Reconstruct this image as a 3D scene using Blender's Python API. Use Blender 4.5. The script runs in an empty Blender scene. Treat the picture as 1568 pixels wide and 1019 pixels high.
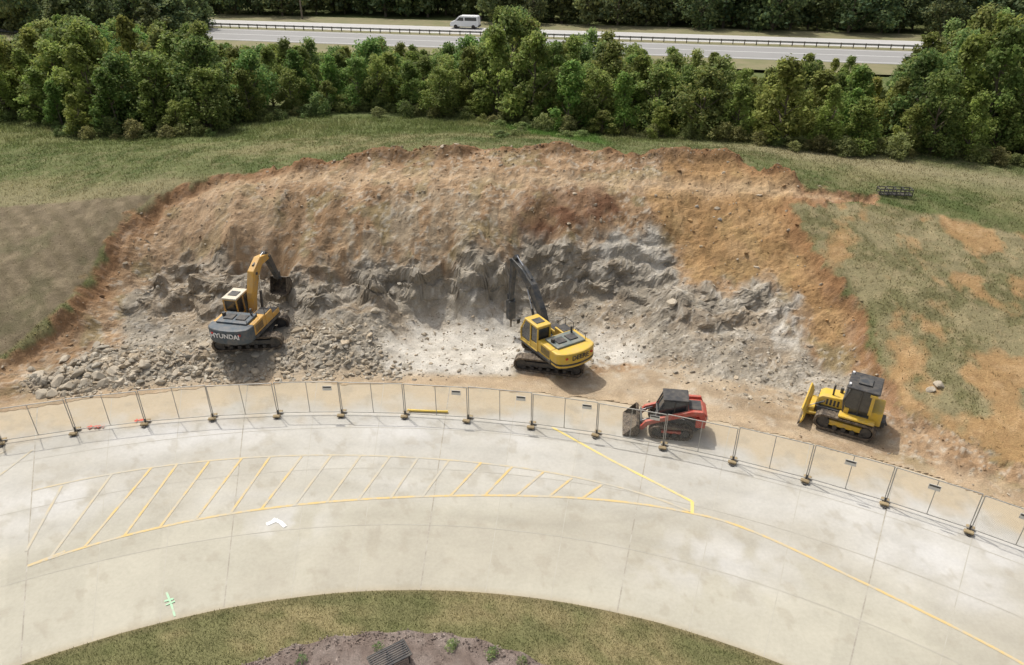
import bpy, math, random, bmesh
import numpy as np
from mathutils import Vector, Matrix, Euler
random.seed(7); rng=np.random.default_rng(7)
H=21.0; F=1120.0; C30=math.cos(math.radians(30)); S30=0.5
C1=np.array([-8.6,-21.0]); R1=52.3; RF=49.5      # outer road edge / fence circle
C2=np.array([-3.5,-8.5]); R2=26.5                # inner lawn circle
scene=bpy.context.scene

def S(u,v,z=0.0):
    """survey: site coordinates of a ground point read off the photo"""
    x=(u-784)/F; y=(510-v)/F
    t=(H-z)/(S30-y*C30)
    return (x*t,(C30+y*S30)*t,z)
def sstep(a,b,x):
    t=np.clip((x-a)/(b-a),0,1); return t*t*(3-2*t)
TAB=rng.random((256,256))
def vnoise(x,y):
    xi=np.floor(x).astype(int); yi=np.floor(y).astype(int)
    fx=x-xi; fy=y-yi; fx=fx*fx*(3-2*fx); fy=fy*fy*(3-2*fy)
    a=TAB[xi&255,yi&255]; b=TAB[(xi+1)&255,yi&255]; c=TAB[xi&255,(yi+1)&255]; d=TAB[(xi+1)&255,(yi+1)&255]
    return (a*(1-fx)+b*fx)*(1-fy)+(c*(1-fx)+d*fx)*fy
def fbm(x,y,o=4,g=.5):
    s=0;a=1;t=0
    for i in range(o):
        c_,s_=math.cos(i*.7),math.sin(i*.7)
        xx=(x*c_-y*s_)*2**i; yy=(x*s_+y*c_)*2**i
        s=s+a*vnoise(xx+17.3*i,yy+9.1*i); t+=a; a*=g
    return s/t
# ------------------------------------------------------------------ materials
def new_mat(name):
    m=bpy.data.materials.new(name); m.use_nodes=True
    return m,m.node_tree,m.node_tree.nodes['Principled BSDF']
def plain(name,col,rough=.5,metal=0,dirt=.25,dcol=(.28,.22,.15),scale=3.0,spec=.4):
    m,nt,b=new_mat(name)
    tc=nt.nodes.new('ShaderNodeTexCoord'); n=nt.nodes.new('ShaderNodeTexNoise')
    n.inputs['Scale'].default_value=scale; n.inputs['Detail'].default_value=6; n.inputs['Roughness'].default_value=.65
    nt.links.new(tc.outputs['Object'],n.inputs['Vector'])
    r=nt.nodes.new('ShaderNodeMapRange'); r.inputs[1].default_value=.4; r.inputs[2].default_value=.75
    r.inputs[3].default_value=0; r.inputs[4].default_value=min(1,dirt*2)
    nt.links.new(n.outputs['Fac'],r.inputs[0])
    mx=nt.nodes.new('ShaderNodeMix'); mx.data_type='RGBA'
    mx.inputs[6].default_value=(*col,1); mx.inputs[7].default_value=(*dcol,1)
    nt.links.new(r.outputs[0],mx.inputs[0]); nt.links.new(mx.outputs[2],b.inputs['Base Color'])
    b.inputs['Roughness'].default_value=rough; b.inputs['Metallic'].default_value=metal
    b.inputs['Specular IOR Level'].default_value=spec
    return m
def attr_mat(name,s1=1.2,s2=9,lo=.72,hi=1.25,bump=.5,bscale=14,rough=.95,transl=0):
    m,nt,b=new_mat(name); N=nt.nodes; L=nt.links
    a=N.new('ShaderNodeAttribute'); a.attribute_name='Col'
    tc=N.new('ShaderNodeTexCoord')
    def nz(s,d):
        n=N.new('ShaderNodeTexNoise'); n.inputs['Scale'].default_value=s; n.inputs['Detail'].default_value=d
        n.inputs['Roughness'].default_value=.7; L.new(tc.outputs['Object'],n.inputs['Vector']); return n
    n1=nz(s1,5); n2=nz(s2,6)
    ad=N.new('ShaderNodeMath'); ad.operation='ADD'; L.new(n1.outputs['Fac'],ad.inputs[0]); L.new(n2.outputs['Fac'],ad.inputs[1])
    r=N.new('ShaderNodeMapRange'); r.inputs[1].default_value=.65; r.inputs[2].default_value=1.35
    r.inputs[3].default_value=lo; r.inputs[4].default_value=hi; L.new(ad.outputs[0],r.inputs[0])
    v=N.new('ShaderNodeVectorMath'); v.operation='SCALE'; L.new(a.outputs['Color'],v.inputs[0]); L.new(r.outputs[0],v.inputs['Scale'])
    L.new(v.outputs[0],b.inputs['Base Color']); b.inputs['Roughness'].default_value=rough
    b.inputs['Specular IOR Level'].default_value=.15
    if bump>0:
        n3=nz(bscale,8); bp=N.new('ShaderNodeBump'); bp.inputs['Strength'].default_value=bump; bp.inputs['Distance'].default_value=.08
        L.new(n3.outputs['Fac'],bp.inputs['Height']); L.new(bp.outputs[0],b.inputs['Normal'])
    return m
def leaf_mat(name,tr=.35):
    m,nt,b=new_mat(name); N=nt.nodes; L=nt.links
    a=N.new('ShaderNodeAttribute'); a.attribute_name='Col'
    hs=N.new('ShaderNodeHueSaturation'); L.new(a.outputs['Color'],hs.inputs['Color'])
    oi=N.new('ShaderNodeObjectInfo')
    r=N.new('ShaderNodeMapRange'); r.inputs[3].default_value=.47; r.inputs[4].default_value=.525; L.new(oi.outputs['Random'],r.inputs[0]); L.new(r.outputs[0],hs.inputs['Hue'])
    wn=N.new('ShaderNodeTexWhiteNoise'); wn.noise_dimensions='1D'; L.new(oi.outputs['Random'],wn.inputs['W'])
    r2=N.new('ShaderNodeMapRange'); r2.inputs[3].default_value=.8; r2.inputs[4].default_value=1.35; L.new(wn.outputs['Value'],r2.inputs[0]); L.new(r2.outputs[0],hs.inputs['Value'])
    L.new(hs.outputs[0],b.inputs['Base Color']); b.inputs['Roughness'].default_value=.65; b.inputs['Specular IOR Level'].default_value=.2
    t=N.new('ShaderNodeBsdfTranslucent'); L.new(hs.outputs[0],t.inputs['Color'])
    mx=N.new('ShaderNodeMixShader'); mx.inputs[0].default_value=tr
    L.new(b.outputs[0],mx.inputs[1]); L.new(t.outputs[0],mx.inputs[2]); L.new(mx.outputs[0],N['Material Output'].inputs['Surface'])
    return m
# ------------------------------------------------------------------ mesh helpers
def fast_mesh(name,V,Fc,col=None,mats=(),midx=None,smooth=False,parent=None):
    V=np.asarray(V,dtype=np.float32); Fc=np.asarray(Fc,dtype=np.int32); k=Fc.shape[1]
    me=bpy.data.meshes.new(name); me.vertices.add(len(V)); me.vertices.foreach_set('co',V.ravel())
    me.loops.add(Fc.size); me.loops.foreach_set('vertex_index',Fc.ravel())
    me.polygons.add(len(Fc)); me.polygons.foreach_set('loop_start',np.arange(0,Fc.size,k,dtype=np.int32))
    if midx is not None: me.polygons.foreach_set('material_index',np.asarray(midx,dtype=np.int32))
    me.polygons.foreach_set('use_smooth',np.broadcast_to(np.asarray(smooth,dtype=bool),(len(Fc),)).copy())
    me.update(calc_edges=True)
    if col is not None:
        c=np.ones((len(V),4),dtype=np.float32); c[:,:3]=col
        at=me.color_attributes.new(name='Col',type='FLOAT_COLOR',domain='POINT'); at.data.foreach_set('color',c.ravel())
    for m in mats: me.materials.append(m)
    ob=bpy.data.objects.new(name,me); scene.collection.objects.link(ob)
    if parent: ob.parent=parent
    return ob
def empty(name,loc=(0,0,0),yaw=0,parent=None,rot=None):
    e=bpy.data.objects.new(name,None); e.location=loc; e.rotation_euler=rot if rot else (0,0,math.radians(yaw))
    e.empty_display_size=.3; scene.collection.objects.link(e)
    if parent: e.parent=parent
    return e
class MB:
    def __init__(s): s.v=[]; s.f=[]
    def add(s,V,Fs,M=None):
        o=len(s.v)
        for p in V:
            p=Vector(p)
            s.v.append(tuple(M@p) if M is not None else tuple(p))
        for f in Fs: s.f.append([i+o for i in f])
        return s
    def box(s,c,d,M=None,rot=None):
        x,y,z=[k/2 for k in d]
        V=[(a*x,b*y,e*z) for a in(-1,1) for b in(-1,1) for e in(-1,1)]
        R=Euler([math.radians(k) for k in rot]).to_matrix() if rot else Matrix.Identity(3)
        V=[R@Vector(p)+Vector(c) for p in V]
        return s.add(V,[(0,1,3,2),(4,6,7,5),(0,4,5,1),(2,3,7,6),(0,2,6,4),(1,5,7,3)],M)
    def b2(s,lo,hi,M=None):
        return s.box([(a+b)/2 for a,b in zip(lo,hi)],[b-a for a,b in zip(lo,hi)],M)
    def tube(s,p0,p1,r0,r1=None,n=10,M=None):
        r1=r0 if r1 is None else r1
        p0=Vector(p0);p1=Vector(p1);d=(p1-p0).normalized()
        a=d.orthogonal().normalized(); b=d.cross(a)
        V=[]
        for p,r in((p0,r0),(p1,r1)):
            for i in range(n):
                t=2*math.pi*i/n; V.append(p+a*math.cos(t)*r+b*math.sin(t)*r)
        Fs=[(i,(i+1)%n,n+(i+1)%n,n+i) for i in range(n)]+[tuple(range(n))[::-1],tuple(range(n,2*n))]
        return s.add(V,Fs,M)
    def prism(s,pts,axis,a,b,M=None):
        n=len(pts); V=[]
        for k in(a,b):
            for p in pts:
                V.append({'y':(p[0],k,p[1]),'z':(p[0],p[1],k),'x':(k,p[0],p[1])}[axis])
        Fs=[(i,(i+1)%n,n+(i+1)%n,n+i) for i in range(n)]+[tuple(range(n))[::-1],tuple(range(n,2*n))]
        return s.add(V,Fs,M)
    def obj(s,name,mat,parent=None,bevel=0,smooth=False):
        me=bpy.data.meshes.new(name); me.from_pydata(s.v,[],s.f)
        bm=bmesh.new(); bm.from_mesh(me); bmesh.ops.recalc_face_normals(bm,faces=bm.faces); bm.to_mesh(me); bm.free()
        me.materials.append(mat)
        if smooth:
            for p in me.polygons: p.use_smooth=True
        ob=bpy.data.objects.new(name,me); scene.collection.objects.link(ob)
        if parent: ob.parent=parent
        if bevel>0:
            m=ob.modifiers.new('bevel','BEVEL'); m.width=bevel; m.segments=2; m.limit_method='ANGLE'
        return ob
# ------------------------------------------------------------------ terrain model
ctrl=[(-150,600,.6),(0,600,.5),(-150,450,2.6),(0,450,2.5),(-150,320,4.3),(0,320,4.3),(0,200,4.6),(-150,200,4.6),(120,240,5.2),
(60,560,.4),(150,560,.5),(150,500,1.0),(190,470,1.5),(235,408,3.2),(100,470,2.2),(170,370,3.9),(250,290,5.7),(150,305,5.2),
(230,550,.6),(300,520,.8),(290,470,1.0),(290,445,1.15),(240,450,1.3),(290,398,3.6),(240,408,3.2),(345,405,3.5),(330,290,6.0),(330,265,6.2),(330,215,5.1),(210,215,4.8),
(340,530,.8),(420,530,.8),(380,500,.85),(440,485,.9),(380,575,.35),(430,458,1.05),(370,450,1.05),(370,400,3.5),(440,390,3.7),(460,268,6.3),(450,245,6.3),(450,190,4.6),
(500,490,1.1),(520,520,1.0),(500,560,.4),(570,510,.8),(560,472,1.2),(500,455,1.4),(490,415,3.3),(570,403,3.8),(540,455,1.4),(600,270,6.6),(600,240,6.8),(600,182,4.5),
(600,540,.3),(640,480,.55),(650,462,.85),(600,460,1.1),(640,388,3.9),(700,560,.15),(700,500,.25),(700,482,.4),(700,464,.7),(700,392,3.8),(750,462,.7),(740,386,3.9),(700,270,6.6),(700,237,6.9),(700,187,4.6),
(350,340,4.9),(560,335,5.1),(680,330,5.2),(1060,340,4.7),
(780,455,.9),(770,388,3.7),(780,330,5.0),(850,560,.1),(800,560,.1),(860,480,.4),(870,460,.8),(880,400,2.8),(870,350,4.5),(850,270,6.5),(850,232,6.9),(850,205,4.9),
(1000,580,.15),(960,520,.4),(960,480,.9),(1000,430,2.0),(980,345,4.6),(1000,270,6.4),(1000,248,6.7),(1000,215,4.9),
(1120,600,.2),(1130,540,.7),(1130,500,1.3),(1150,430,2.7),(1150,340,4.8),(1120,265,6.4),(1120,243,6.6),(1120,222,5.4),(1060,465,2.0),
(1300,610,.3),(1250,570,.4),(1280,520,1.2),(1220,450,2.6),(1280,400,3.7),(1230,330,5.1),(1250,290,5.8),(1300,240,5.2),
(1500,700,.3),(1400,640,.5),(1500,620,1.0),(1480,500,2.4),(1400,450,3.1),(1480,400,3.7),(1380,310,5.1),(1500,330,4.8),(1500,250,4.7),
(1700,700,.6),(1700,500,2.4),(1700,350,4.3),(1700,260,4.4)]
P=[S(*c) for c in ctrl]+[(-90,20,1),(-90,62,4),(90,20,1),(90,62,4),(-60,35,2.4),(60,35,2.6),(0,72,4.3),(-40,72,4.2),(40,72,4.3)]
P=np.array(P); n=len(P)
A=np.zeros((n+3,n+3)); D=np.hypot(P[:,None,0]-P[None,:,0],P[:,None,1]-P[None,:,1])
A[:n,:n]=D-np.eye(n)*.15; A[:n,n]=1; A[:n,n+1:]=P[:,:2]; A[n:,:n]=A[:n,n:].T
W=np.linalg.solve(A,np.concatenate([P[:,2],[0,0,0]]))
def base_h(x,y):
    x=np.asarray(x,float); y=np.asarray(y,float); sh=x.shape; x=x.ravel(); y=y.ravel()
    out=np.empty(len(x))
    for i in range(0,len(x),20000):
        a=x[i:i+20000]; b=y[i:i+20000]
        d=np.hypot(a[:,None]-P[None,:,0],b[:,None]-P[None,:,1])
        out[i:i+20000]=d@W[:n]+W[n]+W[n+1]*a+W[n+2]*b
    h=np.clip(out,-.3,8)
    h=h*sstep(5,20,y)
    w=sstep(62,76,y); far=4.4*(1-sstep(68,112,y))+.05
    h=h*(1-w)+far*w
    wx=sstep(60,100,np.abs(x)); h=h*(1-wx)+wx*np.minimum(h,3)
    r=np.hypot(x-C1[0],y-C1[1])
    h=h*sstep(R1,R1+2.6,r)
    return h.reshape(sh)
def G(u,v):
    """where the sight line of a photo point meets the modelled ground"""
    x=(u-784)/F; y=(510-v)/F
    t=np.linspace(15,230,1600); X=x*t; Y=(C30+y*S30)*t; Z=H+(-S30+y*C30)*t
    h=base_h(X,Y); i=np.argmax(Z<=h)
    if not (Z<=h).any(): i=len(t)-1
    return (X[i],Y[i],float(h[i]))
def poly(pts): return np.array([G(*p)[:2] for p in pts])
def sdf(x,y,pg):
    """signed distance, positive inside"""
    d=np.full(x.shape,1e9); ins=np.zeros(x.shape,bool); m=len(pg)
    for i in range(m):
        a=pg[i]; b=pg[(i+1)%m]; e=b-a; L=e@e+1e-9
        t=np.clip(((x-a[0])*e[0]+(y-a[1])*e[1])/L,0,1)
        d=np.minimum(d,np.hypot(x-a[0]-t*e[0],y-a[1]-t*e[1]))
        c=((a[1]>y)!=(b[1]>y))&(x<(b[0]-a[0])*(y-a[1])/(b[1]-a[1]+1e-12)+a[0]); ins^=c
    return np.where(ins,d,-d)
def ldist(x,y,pl):
    d=np.full(x.shape,1e9)
    for i in range(len(pl)-1):
        a=pl[i]; b=pl[i+1]; e=b-a; L=e@e+1e-9
        t=np.clip(((x-a[0])*e[0]+(y-a[1])*e[1])/L,0,1)
        d=np.minimum(d,np.hypot(x-a[0]-t*e[0],y-a[1]-t*e[1]))
    return d
Z_EXC=poly([(-60,600),(0,548),(60,500),(100,465),(150,400),(185,345),(240,300),(300,278),(420,262),(520,250),(600,236),(700,234),(780,232),(860,230),(960,240),(1060,238),(1110,240),(1160,262),(1200,265),(1240,285),(1345,300),(1345,312),(1280,312),(1212,318),(1220,345),(1260,400),(1330,480),(1350,560),(1400,630),(1568,715),(1700,780),(1600,860),(1300,720),(1000,660),(620,620),(200,650),(-60,690)])
Z_ROCK=poly([(180,470),(230,406),(290,392),(345,396),(360,410),(420,396),(470,402),(490,412),(540,400),(640,381),(760,381),(790,360),(870,350),(990,345),(1030,370),(1050,430),(1130,440),(1180,418),(1222,450),(1225,520),(1290,560),(1345,590),(1300,605),(1140,625),(960,545),(900,570),(640,588),(250,596),(60,612),(30,570),(180,520)])
Z_WHITE=poly([(640,487),(780,478),(800,500),(950,500),(985,550),(900,575),(700,580),(600,570),(580,525)])
Z_WH2=poly([(1180,470),(1225,450),(1225,500),(1190,520)])
Z_WH3=poly([(905,352),(985,345),(1020,380),(1010,400),(920,390)])
Z_FLOOR=poly([(940,560),(1000,553),(1240,600),(1330,600),(1380,690),(1200,665),(1000,640),(600,600),(640,580),(900,580)])
Z_DARK=poly([(785,290),(905,282),(960,312),(890,350),(850,365),(795,350)])
Z_ORG=poly([(1000,285),(1060,240),(1110,240),(1200,268),(1235,300),(1260,400),(1320,480),(1270,520),(1230,460),(1170,418),(1060,425),(1015,330)])
Z_PEACH=poly([(230,330),(300,285),(430,290),(420,385),(300,385),(210,400)])
Z_GRAYUP=poly([(480,400),(520,340),(640,300),(780,300),(790,360),(700,385),(560,400)])
Z_RSLOPE=poly([(1210,312),(1345,310),(1568,362),(1750,400),(1900,760),(1568,745),(1375,640),(1345,560),(1330,480),(1260,400),(1220,345)])
Z_FIELD=poly([(-400,330),(0,318),(130,307),(240,298),(185,345),(150,400),(100,465),(60,500),(0,548),(-60,600),(-400,640)])
Z_RUB=poly([(40,575),(120,545),(200,525),(330,515),(440,492),(500,500),(570,520),(600,550),(640,583),(400,592),(150,606),(60,608)])
Z_GREEN=poly([(750,190),(800,180),(920,205),(930,222),(800,205)])
L_CREST=poly([(440,262),(520,254),(600,242),(700,238),(780,236),(860,234),(960,245),(1060,244),(1110,246),(1160,262),(1210,272)])
L_PATH=poly([(300,285),(430,272),(600,268),(780,268),(1000,278),(1150,285),(1340,306)])
L_R1=poly([(445,300),(432,345),(420,395)]); L_R2=poly([(515,300),(500,350),(480,400)]); L_R3=poly([(460,300),(455,350),(445,385)])
MOUNDS=[(705,372,.9,.5),(865,398,.8,.45),(505,400,.9,.45),(1030,462,1.1,.7),(560,485,1.6,.4),(510,475,1.2,.35),(540,505,2.0,.35),(428,405,.9,-.9),(400,402,.8,-.7),(815,425,.9,-.5),(520,425,.8,-.3)]
MPT=[(*G(u,v),r,a) for u,v,r,a in MOUNDS]
EXC1=(-14.15,34.5); EXC2=(2.15,33.3); DOZ=(15.75,27.8)
def mixv(c,colr,m): return c*(1-m[:,None])+np.array(colr)[None,:]*m[:,None]
def terrain(x,y,full=True):
    x=np.asarray(x,float).ravel(); y=np.asarray(y,float).ravel()
    h=base_h(x,y); r=np.hypot(x-C1[0],y-C1[1])
    w1=(fbm(x*.8,y*.8,4)-.5); w2=(fbm(x*2.5+50,y*2.5,3)-.5)
    def Z(pg,amp=1.6,soft=.25): return sstep(-soft,soft,sdf(x,y,pg)+w1*amp+w2*amp*.5)
    sde=sdf(x,y,Z_EXC)
    exc=sstep(-.2,.2,sde+w1*1.3+w2*.9); rock=Z(Z_ROCK,1.7,.5)*exc; white=np.maximum(np.maximum(Z(Z_WHITE,1.8,.9),Z(Z_WH2,1.6,.5)),Z(Z_WH3,2.,.8)*.7)*rock
    floor=Z(Z_FLOOR,1.0,.4)*exc; dark=Z(Z_DARK,2.2,.5)*exc; org=Z(Z_ORG,2.5,.6)*exc*(1-rock); peach=Z(Z_PEACH,2.5,.8); gup=Z(Z_GRAYUP,3,1.2)
    rs=Z(Z_RSLOPE,.8,.3)*(1-exc); field=Z(Z_FIELD,.6,.15)*(1-exc); rub=Z(Z_RUB,1.8,.5)
    grn=Z(Z_GREEN,1.,.5)
    dcr=ldist(x,y,L_CREST); crest=np.exp(-(dcr/.75)**2); path=np.exp(-(ldist(x,y,L_PATH)/.7)**2)
    big=fbm(x*.12+3,y*.25+8,4); med=fbm(x*.6+31,y*.6+12,4); fine=fbm(x*2.2+5,y*2.2+77,4); str_=fbm(x*2.6,y*.55+40,4); spk=fbm(x*5.1+5,y*5.1+7,3)
    slope=sstep(.9,1.8,h)
    c=np.zeros((len(x),3))+np.array([.115,.130,.050])
    c=mixv(c,(.205,.18,.09),sstep(.42,.68,big)*.7)
    c=mixv(c,(.065,.095,.028),sstep(.48,.7,med)*.55)
    c=mixv(c,(.24,.21,.115),sstep(.5,.75,fine)*.4)
    c=mixv(c,(.10,.13,.04),sstep(53,60,y)*.5)
    tan=sstep(10,22,x)*np.exp(-((y-(60-.33*x))/2.5)**2); c=mixv(c,(.27,.235,.14),tan*.75)
    c=mixv(c,(.24,.21,.12),np.exp(-(ldist(x,y,Z_FIELD[:4])/2.2)**2)*.7)
    f=np.zeros((len(x),3))+np.array([.175,.140,.090]); st=.5+.5*np.sin((x*.75+y*.66)*6.5+w1*3)
    f=mixv(f,(.11,.09,.05),st*.5); f=mixv(f,(.13,.125,.065),sstep(.45,.7,med)*.45); f=mixv(f,(.26,.21,.135),sstep(.5,.72,fine)*.5)
    c=c*(1-field[:,None])+f*field[:,None]
    g=np.zeros((len(x),3))+np.array([.23,.20,.11]); g=mixv(g,(.12,.12,.05),sstep(.40,.62,med)*.65); g=mixv(g,(.32,.26,.15),sstep(.5,.7,fine)*.5)
    org2=sstep(.50,.68,fbm(x*.75+9,y*.5+2,5)+.26*sstep(32,24,y)+.11*sstep(18,27,x)*sstep(44,36,y)-.05)
    g=mixv(g,(.36,.22,.10),org2*.8); g=mixv(g,(.44,.30,.16),org2*sstep(.5,.7,fine)*.5); g=mixv(g,(.25,.15,.07),org2*sstep(.5,.68,spk)*.5)
    c=c*(1-rs[:,None])+g*rs[:,None]
    cl=np.zeros((len(x),3))+np.array([.355,.240,.140])
    cl=mixv(cl,(.25,.158,.086),sstep(.42,.65,med)*.65); cl=mixv(cl,(.43,.325,.22),sstep(.48,.7,str_)*.55); cl=mixv(cl,(.19,.118,.064),sstep(.50,.68,fine)*.6)
    cl=mixv(cl,(.21,.19,.095),sstep(.56,.66,fbm(x*.9+70,y*.9,4))*.5)
    cl=mixv(cl,(.40,.285,.18),peach*.5); cl=mixv(cl,(.32,.26,.18),gup*.75*sstep(.3,.55,str_))
    cl=mixv(cl,(.48,.43,.35),sstep(.60,.72,spk)*.6*(1-org)*(1-peach*.6))
    cl=mixv(cl,(.38,.235,.10),org*.65); cl=mixv(cl,(.25,.145,.065),org*sstep(.48,.62,med)*.5); cl=mixv(cl,(.145,.075,.042),dark*(.6+.4*sstep(.35,.6,med)))
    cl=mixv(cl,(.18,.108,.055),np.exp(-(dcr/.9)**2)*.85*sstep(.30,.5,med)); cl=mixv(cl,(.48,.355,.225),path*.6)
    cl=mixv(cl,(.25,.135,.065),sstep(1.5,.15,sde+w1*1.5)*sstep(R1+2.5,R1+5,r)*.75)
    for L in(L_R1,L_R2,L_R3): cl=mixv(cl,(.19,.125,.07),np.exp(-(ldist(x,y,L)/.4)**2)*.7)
    rk=np.zeros((len(x),3))+np.array([.315,.275,.215])
    rk=mixv(rk,(.22,.19,.145),sstep(.40,.66,med)*.6); rk=mixv(rk,(.41,.37,.305),sstep(.48,.68,str_)*.5); rk=mixv(rk,(.31,.235,.155),sstep(.50,.66,fbm(x*.35+4,y*.7+60,4))*.6)
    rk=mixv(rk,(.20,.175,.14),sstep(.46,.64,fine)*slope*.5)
    rk=mixv(rk,(.52,.48,.41),sstep(.6,.72,spk)*.5)
    rk=mixv(rk,(.54,.505,.44),white*(.65+.35*sstep(.35,.6,fine)))
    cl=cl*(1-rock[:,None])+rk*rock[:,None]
    fl=np.zeros((len(x),3))+np.array([.41,.325,.225]); fl=mixv(fl,(.30,.225,.145),sstep(.42,.65,med)*.7); fl=mixv(fl,(.47,.42,.34),sstep(.5,.7,fine)*.5)
    fl=mixv(fl,(.26,.18,.10),(.5+.5*np.sin((r)*9+w1*6))*sstep(.45,.6,big)*.5)
    cl=cl*(1-floor[:,None])+fl*floor[:,None]
    nearedge=exc*sstep(R1+1.6,R1+.3,r+w1*1.5); cl=mixv(cl,(.42,.32,.21),nearedge*.7)
    lft=sstep(-22,-27,x)*exc; cl=mixv(cl,(.26,.17,.095),lft*.6*sstep(.35,.6,med))
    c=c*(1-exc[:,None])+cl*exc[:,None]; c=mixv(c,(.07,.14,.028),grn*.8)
    d=np.zeros(len(x)); flat=np.ones(len(x))
    for q,rr in((EXC1,3.2),(EXC2,3.4),(DOZ,2.6)): flat=flat*sstep(rr*.6,rr,np.hypot(x-q[0],y-q[1]))
    rid=1-np.abs(2*fbm(x*.8+3,y*1.1+5,4)-1); rid2=1-np.abs(2*fbm(x*2.7+3,y*2.7+5,3)-1)
    rough=(1-floor*.85)*(1-white*.75)*(1-.45*rock*slope)
    d+=exc*rough*(.40*(fbm(x*.9,y*.9,4)-.5)+.22*(fine-.5)+.10*(spk-.5))
    d+=exc*(1-rock)*sstep(2.5,4,h)*.36*(fbm(x*1.3+8,y*.4+3,4)-.5)*(1-crest)
    d+=rock*(1-white*.8)*(.15+.85*slope)*(.28*(rid-.75)+.13*(rid2-.75))
    # ledges in the limestone face
    d+=rock*slope*sstep(4.6,3.6,h)*.17*np.sin(h*7.2+w1*9)
    d+=rock*rub*.12*(rid2-.6)
    d+=exc*crest*(.15+.55*sstep(.3,.7,med)); d+=exc*-path*.12
    cut=sstep(-.1,.7,sde+w1*.8)*.5*(1-np.exp(-(dcr/5)**2))*sstep(R1+1.5,R1+5,r); d-=cut
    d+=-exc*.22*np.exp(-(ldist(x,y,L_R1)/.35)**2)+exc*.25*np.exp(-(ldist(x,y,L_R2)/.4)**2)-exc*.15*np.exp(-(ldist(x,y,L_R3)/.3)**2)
    for mx_,my_,mz_,rr,aa in MPT: d+=aa*np.exp(-((x-mx_)**2+(y-my_)**2)/rr**2)*(.7+.6*fine)
    d+=(1-exc)*(.30*(fbm(x*.15,y*.15,3)-.5)+.06*(fine-.5))
    d*=flat*sstep(R1,R1+1.8,r)
    z=h+d
    z=z+sstep(R1+.8,R1,r)*.02
    z=np.where(r<R1-.15+w1*.6,-.25,z)
    hw=sstep(125,140,y+.176*x)*sstep(190,175,y+.176*x); z=z*(1-hw)+.0*hw
    if not full: return z
    return z,c,dict(exc=exc,rock=rock,white=white,floor=floor,rs=rs,field=field,rub=rub,org2=org2,crest=crest,r=r,med=med,fine=fine,big=big,slope=slope,h=h)
def gz(x,y): return float(terrain([x],[y],False)[0])
xs=np.concatenate([-42-np.geomspace(500,.3,38),np.arange(-42,42.01,.13),42+np.geomspace(.3,500,38)])
ys=np.concatenate([18-np.geomspace(400,.3,26),np.arange(18,35.5,.12),np.arange(35.5,41.5,.06),np.arange(41.5,52,.12),np.arange(52,60,.2),60+np.geomspace(.3,700,60)])
X,Y=np.meshgrid(xs,ys); tz,tc_,tm=terrain(X,Y)
# sideways relief on the steep rock so it breaks into blocks, not spikes
fm=tm['rock']*tm['slope']*sstep(4.8,3.8,tm['h'])*(1-.6*tm['white'])
XR=X.ravel(); YR=Y.ravel()
n1=fbm(XR*.9+3,tz*1.3+YR*.2,4)-.5; n2=fbm(XR*2.3+9,tz*3.1+YR*.3,3)-.5; n3=np.floor(fbm(XR*1.4+40,tz*1.6,3)*7)/7-.5
YD=YR+fm*(.75*n1+.35*n2+.5*n3); XD=XR+fm*.12*(fbm(YR*3+tz*2,XR*2,3)-.5)
V=np.stack([XD,YD,tz],1); nx=len(xs); ny=len(ys)
idx=np.arange(nx*ny).reshape(ny,nx)
Fc=np.stack([idx[:-1,:-1],idx[:-1,1:],idx[1:,1:],idx[1:,:-1]],-1).reshape(-1,4)
sm=tm['exc'][Fc[:,0]]<.5
M_GROUND=attr_mat('ground_soil_rock_grass',.9,13,.66,1.36,.9,9)
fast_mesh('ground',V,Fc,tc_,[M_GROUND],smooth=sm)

# ------------------------------------------------------------------ rocks
def ico(sub):
    bm=bmesh.new(); bmesh.ops.create_icosphere(bm,subdivisions=sub,radius=1)
    v=np.array([q.co[:] for q in bm.verts]); f=np.array([[q.index for q in p.verts] for p in bm.faces]); bm.free(); return v,f
def rotm(N):
    q=rng.normal(size=(N,4)); q/=np.linalg.norm(q,axis=1)[:,None]; w,x,y,z=q.T
    return np.stack([np.stack([1-2*(y*y+z*z),2*(x*y-z*w),2*(x*z+y*w)],-1),np.stack([2*(x*y+z*w),1-2*(x*x+z*z),2*(y*z-x*w)],-1),np.stack([2*(x*z-y*w),2*(y*z+x*w),1-2*(x*x+y*y)],-1)],1)
def scatter_rocks(name,pos,size,col,sub,mat,flatt=.7):
    N=len(pos); v,f=ico(sub); k=len(v)
    sc=np.stack([rng.uniform(.7,1.3,N),rng.uniform(.5,1.0,N),rng.uniform(.35,flatt,N)],1)
    vv=np.repeat(v[None],N,axis=0)
    for _ in range(6):
        nn=rng.normal(size=(N,3)); nn/=np.linalg.norm(nn,axis=1)[:,None]
        d=np.einsum('nki,ni->nk',vv,nn); ex=np.maximum(d-rng.uniform(.45,.75,(N,1)),0)
        vv=vv-ex[:,:,None]*nn[:,None,:]
    vv=vv*(rng.uniform(.9,1.1,(N,k,1)))
    vv=vv*sc[:,None,:]*size[:,None,None]*1.15
    tl=rotm(N)
    vv=np.einsum('nij,nkj->nki',tl,vv)
    vv[:,:,2]*=.75
    vv=vv+pos[:,None,:]
    ff=(f[None]+np.arange(N)[:,None,None]*k).reshape(-1,3)
    cc=np.repeat(col,k,axis=0)
    return fast_mesh(name,vv.reshape(-1,3),ff,cc,[mat])
M_ROCK=attr_mat('broken_limestone',3,20,.75,1.2,.3,25)
cx=rng.uniform(-34,30,230000); cy=rng.uniform(22,50,230000)
z_,c_,m_=terrain(cx,cy)
face=m_['slope']*sstep(4.8,3.8,m_['h'])
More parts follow.
